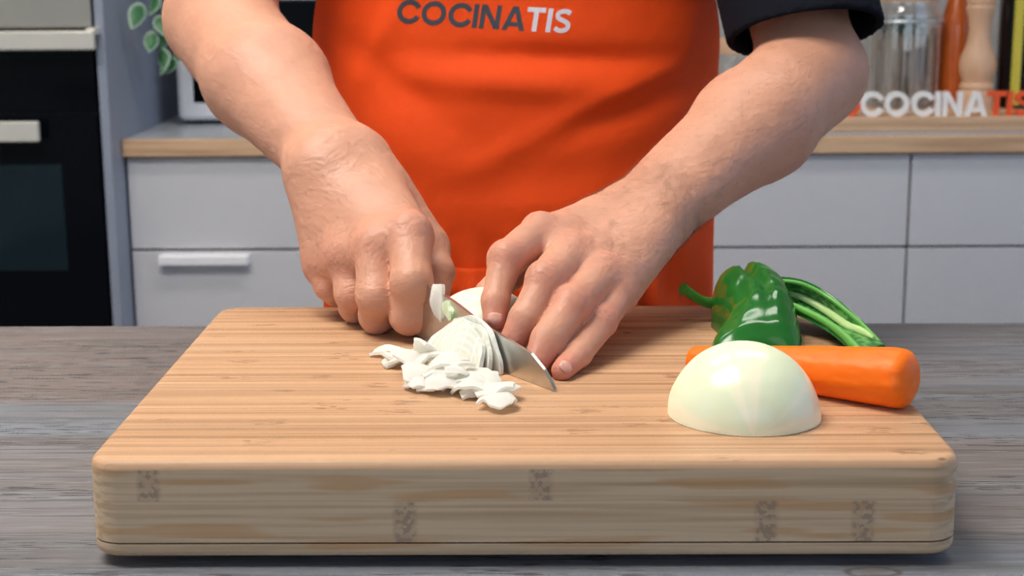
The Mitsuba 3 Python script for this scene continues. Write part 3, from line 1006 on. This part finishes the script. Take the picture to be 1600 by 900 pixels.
ORD = 'first second third fourth fifth sixth seventh eighth ninth tenth eleventh twelfth thirteenth fourteenth fifteenth sixteenth seventeenth eighteenth nineteenth twentieth twenty-first twenty-second twenty-third twenty-fourth twenty-fifth twenty-sixth twenty-seventh'.split()
for i, (px, py, hh, L_, W_, cu, yw, pt, rl, lb) in enumerate(bits):
    t = chip(L_ * 1.22, W_ * 1.22, .0019, cu, i + 20)
    t.apply_transform(trimesh.transformations.euler_matrix(math.radians(rl), math.radians(-pt), math.radians(yw), 'sxyz'))
    t.apply_translation(onz(px, py, ZB + hh))
    low = t.vertices[:, 2].min()
    if low < ZB + .0003:
        t.apply_translation((0, 0, ZB + .0003 - low))
    add(num('onion_bit', i), t, 'm_onion_bit', smooth=50, label=lb or f'chopped onion piece, {ORD[sum(q[0] < px for q in bits)]} from the left in the loose white heap', cat='onion piece', group='chopped onion pieces on the board')
for i, (px, py, L_, W_, yw, lb) in enumerate(((680, 474, .025, .015, 80, 'tall pale onion piece stuck upright to the blade beside the fist'), (697, 486, .013, .008, 62, 'small green tinged onion piece stuck to the blade beside the slices'))):
    t = chip(L_, W_, .0036, 1.0, 60 + i)
    t.apply_transform(trimesh.transformations.euler_matrix(math.radians(90), 0, 0, 'sxyz'))
    t.apply_transform(trimesh.transformations.rotation_matrix(math.radians(yw), (0, 1, 0)))
    s0 = at(px, py, 1.0)
    # meet the blade's plane
    d = s0 - EYE
    tt = (nb @ (TIP + nb * .0040) - nb @ EYE) / (nb @ d)
    ang = math.atan2(ex[1], ex[0])
    t.apply_transform(trimesh.transformations.rotation_matrix(ang + math.pi, (0, 0, 1)))
    t.apply_translation(EYE + d * tt)
    add(num('onion_shred', i), t, ('m_onion_bit', 'm_onion_green')[i], smooth=50, label=lb, cat='onion piece')

# ------------------------------------------------------------------ the person
P_ELB_R, P_WR_R = at(345, 25, 1.335), at(533, 268, 1.120)
P_ELB_L, P_WR_L = at(1266, 110, 1.285), at(1003, 340, 1.085)
SH_R, SH_L = np.array([-.205, 1.475, 1.415]), np.array([.190, 1.475, 1.400])
TC = np.array([-.010, 1.475])             # the trunk's axis


def lerp(a, b, t):
    return np.asarray(a) + (np.asarray(b) - np.asarray(a)) * t


def unit(v):
    return np.asarray(v) / np.linalg.norm(v)


red, veins = [], []                       # where the skin is ruddier; where veins run


def finger(F, js, rs, k=.003, bumps=()):
    """One finger blended in itself, then joined to its neighbours with a sharp crease."""
    js = np.array(js)
    w = F.window(js.min(0), js.max(0), max(rs) + .012)
    G = Field.__new__(Field)
    G.lo, G.h, G.n = F.lo + F.h * np.array([s.start for s in w]), F.h, np.array([s.stop - s.start for s in w])
    G.f = np.full(G.n, .05, np.float32)
    for (a, b, ra, rb) in zip(js[:-1], js[1:], rs[:-1], rs[1:]):
        G.cone(a, b, ra, rb, k)
    for j, r in bumps:
        G.ball(j, r, .004)
    F.merge(w, G.f, .0007)


HR = .0011
# --- the right arm of the person (left in the picture): fist round the knife's handle
lo, hi = np.array([-.36, .975, .955]), np.array([-.045, 1.46, 1.27])
A = Field(lo, hi, HR)
FN = Field(lo, hi, HR)
e, w_ = P_ELB_R, P_WR_R
up_ = lerp(e, SH_R, .36)
A.cone(e, up_, .041, .046, .02)
ax = unit(w_ - e)
sd = unit(np.cross(ax, [0, 0, 1]))       # across the forearm
nn = np.cross(sd, ax)
A.cone(lerp(e, w_, .03) + sd * .010, lerp(e, w_, .45) + sd * .009, .042, .040, .02)
A.cone(lerp(e, w_, .05) - sd * .003 , lerp(e, w_, .45) - sd * .005, .036, .036, .02)
A.cone(lerp(e, w_, .45) + sd * .010, lerp(e, w_, .97) + sd * .008, .042, .0235, .02)
A.cone(lerp(e, w_, .45) - sd * .005, lerp(e, w_, .97) - sd * .008, .036, .0235, .02)
rf = {
    'index': ([(639, 366, 1.034), (643, 440, 1.004), (639, 492, 1.010), (652, 502, 1.034)], [.0150, .0142, .0125, .0098]),
    'middle': ([(586, 388, 1.036), (590, 462, 1.016), (589, 493, 1.031), (610, 496, 1.054)], [.0148, .0138, .0118, .0090]),
    'ring': ([(540, 400, 1.058), (550, 458, 1.046), (555, 478, 1.060), (580, 482, 1.078)], [.0132, .0120, .0108, .0088]),
    'pinky': ([(509, 410, 1.080), (516, 446, 1.073), (525, 456, 1.086), (545, 466, 1.100)], [.0125, .0110, .0098, .0082]),
}
mc = {}
for nme, (j, r) in rf.items():
    js = [at(*q) for q in j]
    mc[nme] = js[0]
    G = FN
    finger(G, js, r, .005)
wr = [w_ + sd * o for o in (-.014, -.005, .006, .016)]
if np.dot(sd, [1, 0, 0]) > 0:
    order = ['pinky', 'ring', 'middle', 'index']
else:
    order = ['index', 'middle', 'ring', 'pinky']
for p_, nme in zip(wr, order):
    A.cone(p_, mc[nme] + np.array([0, .006, -.004]), .0225, .0175 if nme != 'pinky' else .0155, .024)
    A.ball(mc[nme] + np.array([0, -.001, .003]), .0130 if nme != 'pinky' else .0115, .012)
    red.append((mc[nme], .016, .5))
# palm mass behind the knuckles and the thumb on the far side
A.cone(at(620, 400, 1.085), at(540, 410, 1.095), .026, .022, .015)
th_ = [at(600, 310, 1.115), at(668, 385, 1.095), at(684, 425, 1.075), at(678, 470, 1.060)]
A.cone(th_[0], th_[1], .022, .0165, .015)
FN.cone(th_[1], th_[2], .0140, .0120, .003)
FN.cone(th_[2], th_[3], .0118, .0095, .003)
A.blend(FN, .0045)
A.cone(hpth[0], hpth[-1], .0130, .0130, .001, sub=True)
arm_r = A.mesh()
RJ = {q: [at(*z) for z in rf[q][0]] for q in rf}
del A, FN

# --- the left arm of the person (right in the picture): fingers bent over the onion
lo, hi = np.array([-.06, .885, .955]), np.array([.315, 1.45, 1.26])
A = Field(lo, hi, HR)
FN = Field(lo, hi, HR)
e, w_ = P_ELB_L, P_WR_L
up_ = lerp(e, SH_L, .40)
A.cone(e, up_, .039, .045, .02)
ax = unit(w_ - e)
sd = unit(np.cross(ax, [0, 0, 1]))
A.cone(lerp(e, w_, .02) + sd * .004, lerp(e, w_, .40) + sd * .006, .036, .036, .02)
A.cone(lerp(e, w_, .03) - sd * .008, lerp(e, w_, .40) - sd * .012, .040, .039, .02)
A.cone(lerp(e, w_, .40) + sd * .006, lerp(e, w_, .97) + sd * .010, .036, .0235, .02)
A.cone(lerp(e, w_, .40) - sd * .012, lerp(e, w_, .97) - sd * .010, .039, .0235, .02)
lf_ = {
    'index': ([(846, 364, 1.022), (790, 406, .982), (775, 470, .962), (773, 499, .955)], [.0130, .0116, .0096, .0080]),
    'middle': ([(895, 394, 1.008), (851, 440, .964), (821, 497, .946), (803, 529, .941)], [.0138, .0128, .0108, .0088]),
    'ring': ([(940, 428, .998), (893, 477, .954), (857, 531, .930), (839, 563, .919)], [.0134, .0127, .0107, .0085]),
    'pinky': ([(965, 458, .998), (938, 502, .966), (904, 552, .932), (878, 579, .911)], [.0118, .0106, .0090, .0072]),
}
mc, LJ = {}, {}
for nme, (j, r) in lf_.items():
    js = [at(*q) for q in j]
    mc[nme], LJ[nme] = js[0], js
    finger(FN, js, r, .003, [(js[1] + np.array([0, -.001, .0018]), r[1] * .97)])
    red += [(js[1], .013, .8), (js[3], .012, .8), (js[0], .016, .5)]
wr = [w_ + sd * o for o in (-.018, -.006, .006, .018)]
order = ['index', 'middle', 'ring', 'pinky']
if np.dot(sd, mc['index'] - mc['pinky']) > 0:
    order = order[::-1]
for p_, nme in zip(wr, order):
    A.cone(p_, mc[nme] + np.array([0, .004, -.003]), .0200, .0130, .012)
    A.ball(mc[nme] + np.array([0, .0, .0015]), .0118, .007)
    veins.append((p_ + np.array([0, 0, .02]), mc[nme] + np.array([0, 0, .012])))
for (p_, q) in (('index', 'middle'), ('middle', 'ring'), ('ring', 'pinky')):
    m0, m1 = (mc[p_] + mc[q]) / 2, (LJ[p_][1] + LJ[q][1]) / 2
    A.cone(lerp(m0, m1, -.3), lerp(m0, m1, .26), .0125, .0085, .010)
VEINS = [(at(975, 332, 1.052), at(905, 372, 1.0)), (at(1010, 352, 1.06), at(950, 398, .995)), (at(950, 352, 1.03), at(880, 362, 1.01)), (at(1090, 290, 1.10), at(1010, 340, 1.05))]
th_ = [at(915, 366, 1.085), at(838, 395, 1.060), at(795, 430, 1.030), at(764, 458, 1.010)]
A.cone(th_[0], th_[1], .020, .0150, .012)
FN.cone(th_[1], th_[2], .0135, .0115, .003)
FN.cone(th_[2], th_[3], .0115, .0095, .003)
A.blend(FN, .0040)
arm_l = A.mesh()
fat = []
for q, (nme, js) in enumerate(LJ.items()):
    for a, b, ra, rb in zip(js[:-1], js[1:], lf_[nme][1][:-1], lf_[nme][1][1:]):
        fat.append((a, b, ra, rb))
fat += [(th_[1], th_[2], .0135, .0118), (th_[2], th_[3], .0115, .0095)]
for a, b, ra, rb in fat:
    hp_ = trimesh.creation.icosphere(2, 1.0).vertices
    onion_m = onion_m - manifold(trimesh.convex.convex_hull(np.vstack([hp_ * (ra + .0012) + a, hp_ * (rb + .0012) + b])))
pieces = sorted(onion_m.decompose(), key=lambda q: -q.volume())
add('onion_piece', to_tri(pieces[0]), 'm_onion_rest', smooth=28, **onion_kw)
del A, FN

# --- trunk, neck, head and legs, mostly outside the picture or under clothing
B = Field((-.32, 1.25, .02), (.32, 1.75, 1.86), .007)
for s, S_, E_ in ((-1, SH_R, P_ELB_R), (1, SH_L, P_ELB_L)):
    B.cone(S_, lerp(S_, E_, .75), .058, .046, .02)
    B.cone(np.array([TC[0], TC[1], 1.40]), S_, .07, .055, .04)
    B.cone((TC[0] + s * .095, TC[1] + .01, .93), (TC[0] + s * .10, TC[1] + .02, .50), .085, .058, .03)
    B.cone((TC[0] + s * .10, TC[1] + .02, .50), (TC[0] + s * .10, TC[1] + .05, .10), .055, .038, .03)
    B.cone((TC[0] + s * .10, TC[1] + .04, .06), (TC[0] + s * .11, TC[1] - .12, .045), .036, .026, .02)
    B.ball((TC[0] + s * .074, 1.375, 1.655), (.010, .018, .030), .01)
B.ball((TC[0], TC[1], 1.20), (.165, .105, .26), .05)
B.ball((TC[0], TC[1], .98), (.160, .110, .16), .05)
B.cone((TC[0], TC[1] - .01, 1.42), (TC[0], 1.41, 1.56), .058, .055, .03)
B.ball((TC[0], 1.375, 1.68), (.074, .093, .105), .03)
B.cone((TC[0], 1.325, 1.595), (TC[0], 1.345, 1.62), .034, .05, .03)
B.cone((TC[0], 1.283, 1.665), (TC[0], 1.272, 1.635), .008, .014, .01)
B.cone((TC[0] - .018, 1.292, 1.600), (TC[0] + .018, 1.292, 1.600), .008, .008, .006)
for s in (-1, 1):
    B.ball((TC[0] + s * .030, 1.290, 1.670), .013, .008, sub=True)
trunk = B.mesh()
del B


def refine(m, lo, hi):
    c = m.triangles_center
    v, f = trimesh.remesh.subdivide(m.vertices, m.faces, np.nonzero(((c > lo) & (c < hi)).all(1))[0])
    return trimesh.Trimesh(v, f, process=False)


def smooth_normals(m):
    v, f = m.vertices, m.faces
    n, fn = np.zeros_like(v), np.cross(v[f[:, 1]] - v[f[:, 0]], v[f[:, 2]] - v[f[:, 0]])
    for q in range(3):
        np.add.at(n, f[:, q], fn)
    return n / (np.linalg.norm(n, axis=1, keepdims=True) + 1e-20)


def groove(v, j, t, period, amp, rad, seed):
    """Skin folds across the direction t round the point j: how far the skin lies in."""
    d = v - j
    s = d @ t + .0012 * (meshkit.noise(v * 260, seed) - .5) * 2
    w_ = np.exp(-(d ** 2).sum(1) / rad ** 2)
    return -amp * w_ * np.abs(np.cos(np.pi * s / period)) ** 6


for m in (arm_r, arm_l):                  # soft unevenness and the veins first, the fine folds on the refined hands after
    v, n = np.array(m.vertices), smooth_normals(m)
    d = .0008 * (meshkit.fbm(v * 75, 2, 3) - .5) + .0030 * (meshkit.noise(v * 24, 8) - .5)
    if m is arm_l:
        for a, b in VEINS:
            ab = b - a
            t = np.clip(((v - a) @ ab) / (ab @ ab), 0, 1)
            r = np.linalg.norm(v - a - t[:, None] * ab + .003 * np.sin(t * 9)[:, None], axis=1)
            d += .0009 * np.exp(-(r / .0032) ** 2) * np.sin(np.pi * np.clip(t, .02, .98)) ** .5
    m.vertices = v + n * d[:, None]
arm_r = refine(arm_r, P_WR_R + (-.2, -.3, -.3), P_WR_R + (.2, .01, .02))
arm_l = refine(arm_l, P_WR_L + (-.3, -.3, -.3), P_WR_L + (.03, .02, .05))
for m, J, wri, elb in ((arm_r, RJ, P_WR_R, P_ELB_R), (arm_l, LJ, P_WR_L, P_ELB_L)):
    v, n = np.array(m.vertices), smooth_normals(m)
    d = np.zeros(len(v))
    for q, (nme, js) in enumerate(J.items()):
        d += groove(v, js[1], unit(js[2] - js[0]), .0024, .00045, .0105, q)
        d += groove(v, js[2], unit(js[3] - js[1]), .0022, .00025, .007, q + 9)
        d += groove(v, js[0] + (0, 0, .008), unit(js[1] - wri), .0034, .00016, .013, q + 20)
    m.vertices = v + n * d[:, None]
for m in (arm_r, arm_l):
    m.vertices[:, 2] = np.maximum(m.vertices[:, 2], ZB + .0002)
body = cat_(arm_r, arm_l, trunk)
v = body.vertices
n_ = len(arm_r.vertices) + len(arm_l.vertices)
col = np.tile(np.array([.545, .265, .168]), (len(v), 1))
fine = v[:n_]
mott = meshkit.fbm(fine * 45, 3)[:, None] - .5
col[:n_] *= 1 + .16 * mott
col[:n_] *= 1 + .10 * (meshkit.fbm(fine * 240, 2, 5)[:, None] - .5)
rd = np.zeros(n_)
for c, r, s in red:
    rd = np.maximum(rd, s * np.exp(-((fine - c) ** 2).sum(1) / (2 * (r * .75) ** 2)))
col[:n_] = col[:n_] * (1 - .95 * rd[:, None]) + np.array([.53, .165, .115]) * .95 * rd[:, None]
add('person', body, 'm_skin', smooth=True, color=col, label='person in a black t-shirt and orange apron, slicing an onion with both hands', cat='person')
for i, (nme, a, b) in enumerate((('index', (0, -1, -.1), 1), ('pinky', (-.3, -1, -.1), 1))):
    tip, prev = LJ[nme][3], LJ[nme][2]
    r = lf_[nme][1][3]
    ax = unit(tip - prev)
    out = unit(EYE - tip)
    out = unit(out - ax * (out @ ax))
    sdv = np.cross(ax, out)
    gr = np.zeros((9, 9, 3))
    for p_ in range(9):
        for q in range(9):
            u, t_ = (p_ - 4) / 4, (q - 4) / 4
            an = t_ * .62
            ln = .0038 * u * (1 - .25 * t_ * t_)
            gr[p_, q] = tip + ax * (.0022 + ln) + (out * math.cos(an) + sdv * math.sin(an)) * (r + .0002 - .0022 * max(0, u) ** 2)
    add(num('person__fingernail', i), sheet(gr, .0008, out), 'm_nail', smooth=True)
for i, s in enumerate((-1, 1)):
    m = trimesh.creation.icosphere(2, .0125)
    m.apply_translation((TC[0] + s * .030, 1.296, 1.670))
    add(num('person__eye', i), m, 'm_eye', smooth=True)
hd = trimesh.creation.icosphere(3, 1.0)
hd.vertices = hd.vertices * (.081, .098, .108) + (TC[0], 1.386, 1.690)
hd.vertices[:, 2] = np.maximum(hd.vertices[:, 2], np.where(hd.vertices[:, 1] < 1.36, 1.735, 1.64))
add('person__hair', hd, 'm_hair', smooth=True)


# hairs on the forearms: fine tapered tubes lying along the skin
def hairs(m, elb, wri, count, dense, seed):
    r2 = np.random.default_rng(seed)
    c, nn_ = m.triangles_center, m.face_normals
    t = ((c - elb) @ (wri - elb)) / ((wri - elb) @ (wri - elb))
    seen = (nn_ * unit(EYE - c.mean(0))).sum(1) > -.25
    p = np.where((t > .15) & (t < 1.18) & seen, m.area_faces, 0) * (1 + dense * np.exp(-((t - .97) / .09) ** 2)) * (.3 + meshkit.noise(c * 60, 2) ** 2)
    pick = r2.choice(len(c), count, p=p / p.sum())
    vs, fs = [], []
    al = unit(wri - elb)
    for q, i in enumerate(pick):
        n = nn_[i]
        g = al + r2.normal(0, .45, 3) + np.array([0, 0, -.35])
        g = unit(g - n * (g @ n))
        L_ = r2.uniform(.004, .010)
        b = np.cross(g, n)
        for k_, u in enumerate((0, .5, 1)):
            p_ = c[i] + g * L_ * u + n * (.0002 + .0016 * math.sin(2.2 * u)) + b * .0012 * u * u * r2.normal()
            rr = .000032 * (1 - .75 * u)
            vs += [p_ + b * rr, p_ - b * rr * .5 + n * rr, p_ - b * rr * .5 - n * rr]
        o = q * 9
        for k_ in (0, 3):
            for a_ in range(3):
                x, y = o + k_ + a_, o + k_ + (a_ + 1) % 3
                fs += [(x, y, y + 3), (x, y + 3, x + 3)]
    return trimesh.Trimesh(np.array(vs), np.array(fs), process=False)


add('person__arm_hair', cat_(hairs(arm_l, P_ELB_L, P_WR_L, 3400, 18.0, 1)), 'm_arm_hair', smooth=True, kind='stuff')


# clothing
def trunk_r(phi, z):
    """Outline of the clothed trunk: half-width and half-depth over height."""
    hw = np.interp(z, [.60, .80, .90, 1.0, 1.08, 1.17, 1.30, 1.42], [.175, .185, .186, .186, .186, .190, .205, .17])
    hd_ = np.interp(z, [.60, .80, .90, 1.0, 1.08, 1.17, 1.30, 1.42], [.115, .125, .128, .136, .134, .125, .118, .09])
    return hw, hd_


def trunk_point(phi, z, o=0.0):
    hw, hd_ = trunk_r(phi, z)
    s, c = np.sin(phi), np.cos(phi)
    q = 2.3
    r = (np.abs(s / (hw + o)) ** q + np.abs(c / (hd_ + o)) ** q) ** (-1 / q)
    return np.stack([TC[0] + r * s, TC[1] - r * c, z + 0 * phi], -1)


rings = []
for z in np.linspace(.93, 1.42, 36):
    ph = np.linspace(0, 2 * np.pi, 72, endpoint=False)
    rings.append(trunk_point(ph, np.full(72, z), -.008))
tor = loft(rings)
S = Field((-.36, 1.16, 1.06), (.36, 1.64, 1.49), .003)
for SHR, ELB, t1 in ((SH_R, P_ELB_R, .70), (SH_L, P_ELB_L, .95)):
    fw = np.array([0, -.014, .004]) if SHR is SH_L else np.zeros(3)
    S.cone(lerp(SHR, ELB, .0), lerp(SHR, ELB, t1 + .04) + fw, .068, .0640, .02)
    S.cone(np.array([TC[0], TC[1], 1.41]), SHR, .075, .066, .04)
    w = tuple(slice(0, q) for q in S.n)
    X, Y, Z = S.coords(w)
    dd = unit(ELB - SHR)
    hem = lerp(SHR, ELB, t1)
    if SHR is SH_L:
        h3 = [at(1238, 10, 1.215), at(1342, 46, 1.29), at(1140, 76, 1.31)]
        dd = unit(np.cross(h3[1] - h3[0], h3[2] - h3[0]))
        dd = dd if dd[2] < 0 else -dd
        hem = h3[0]
    plane = (X - hem[0]) * dd[0] + (Y - hem[1]) * dd[1] + (Z - hem[2]) * dd[2]
    near = (X - hem[0]) ** 2 + (Y - hem[1]) ** 2 + (Z - hem[2]) ** 2 < .15 ** 2
    S.f = np.where(near, np.maximum(S.f, plane), S.f).astype(np.float32)
    S.cone(lerp(SHR, ELB, t1 - .08) + fw, lerp(SHR, ELB, t1 + .16) + fw, .0575, .0575, .002, sub=True)
sl = S.mesh()
del S
add('person__t_shirt', cat_(tor, sl), 'm_shirt', smooth=True, label='black t-shirt')
rings = []
for z in np.linspace(.80, 1.0, 12):
    ph = np.linspace(0, 2 * np.pi, 60, endpoint=False)
    rings.append(trunk_point(ph, np.full(60, z), -.007))
tr = [loft(rings)]
for s in (-1, 1):
    tr.append(tube([(TC[0] + s * .09, TC[1] + .01, .86), (TC[0] + s * .10, TC[1] + .02, .50), (TC[0] + s * .10, TC[1] + .05, .06)], [.095, .075, .062], 24))
add('person__trousers', cat_(*tr), 'm_trousers', smooth=40)
for i, s in enumerate((-1, 1)):
    add(num('person__shoe', i), rbox(TC[0] + s * .10 - .048, TC[0] + s * .10 + .048, TC[1] - .17, TC[1] + .10, .0, .09, .03, 2), 'm_shoe', smooth=40)

# apron: a sheet over the front of the trunk, with drape folds
def ridge(x, z, x0, z0, ang, L, W, h):
    c, s = math.cos(math.radians(ang)), math.sin(math.radians(ang))
    a, b = (x - x0) * c + (z - z0) * s, -(x - x0) * s + (z - z0) * c
    return h * np.exp(-(a / L) ** 2 - (b / W) ** 2)


FOLDS = [(.03, 1.128, -2, .10, .010, -.006), (-.01, 1.105, -4, .11, .014, .006), (.11, 1.090, 18, .09, .013, -.007), (.04, 1.075, 26, .10, .012, .004), (-.12, 1.11, -35, .06, .014, -.005), (-.10, 1.05, -30, .07, .02, .004),
         (.16, 1.12, 80, .05, .012, -.004), (.0, 1.02, 8, .12, .02, -.003), (-.13, 1.14, 60, .05, .012, .004)]


def apron_point(phi, z, o=.004):
    p = trunk_point(phi, z, o)
    d = sum(ridge(p[..., 0], z, *f) for f in FOLDS)
    d = d + .004 * (meshkit.fbm(np.stack([p[..., 0] * 14, z * 14, z * 0], -1), 2) - .5)
    low = np.clip((.985 - z) / .08, 0, 1)
    d = d + low * (.004 * np.sin(p[..., 0] * 90 + 3 * np.sin(z * 20)) + .002 * np.sin(p[..., 0] * 230))
    d = d * np.clip((1.5 - np.abs(phi)) / .4, 0, 1)
    n = np.stack([np.sin(phi), -np.cos(phi), 0 * phi], -1)
    return p + n * d[..., None]


zz = np.linspace(.60, 1.34, 190)
rows = []
for z in zz:
    half = np.interp(z, [.60, 1.0, 1.10, 1.17, 1.25, 1.34], [1.70, 1.62, 1.52, 1.30, .85, .62])
    ph = np.linspace(-half, half, 220)
    rows.append(apron_point(ph, np.full(220, z)))
apr = np.array(rows)
add('person__apron', sheet(apr, .0016, np.array([0, -1, 0])), 'm_apron', smooth=True, label='orange apron with a dark and white logo')
surf = LinearNDInterpolator(apr[:, 25:-25].reshape(-1, 3)[:, [0, 2]], apr[:, 25:-25].reshape(-1, 3)[:, 1])
zp1 = at(740, 418, 1.338)[2]
zz = np.linspace(.70, zp1, 60)
rows = []
for z in zz:
    ph = np.linspace(-.75, .75, 110)
    p = apron_point(ph, np.full(110, z), .0045)
    q = (zp1 - z)
    p[:, 1] -= .0045 + np.clip(q / .02, 0, 1) * .015 * meshkit.fbm(np.stack([p[:, 0] * 38, np.full(110, z * 34), p[:, 0] * 0], 1), 3) + .0
    rows.append(p)
add('person__apron__pocket', sheet(np.array(rows), .0016, np.array([0, -1, 0])), 'm_apron', smooth=True)
# the lettering printed on the bib
p0, p1 = at(617, 36, 1.35), at(889, 52, 1.35)
hl2 = at(700, 8, 1.35)[2] - at(700, 45, 1.35)[2]
glyphs = letters(WORD, hl2, .0004)
g0, gw = glyphs[0].bounds[0][0], glyphs[-1].bounds[1][0] - glyphs[0].bounds[0][0]
for i, m in enumerate(glyphs):
    m = m.subdivide_to_size(.004)
    v = m.vertices
    u = (v[:, 0] - g0) / gw
    x = p0[0] + (p1[0] - p0[0]) * u + .16 * v[:, 1]
    z = p0[2] + (p1[2] - p0[2]) * u + v[:, 1]
    y = surf(x, z)
    m.vertices = np.stack([x, y - .0001 - v[:, 2] * .8, z], 1)
    trimesh.repair.fix_normals(m)
    add(num('person__apron__letter', i), m, 'm_logo_dark' if i < 6 else 'm_logo_light')
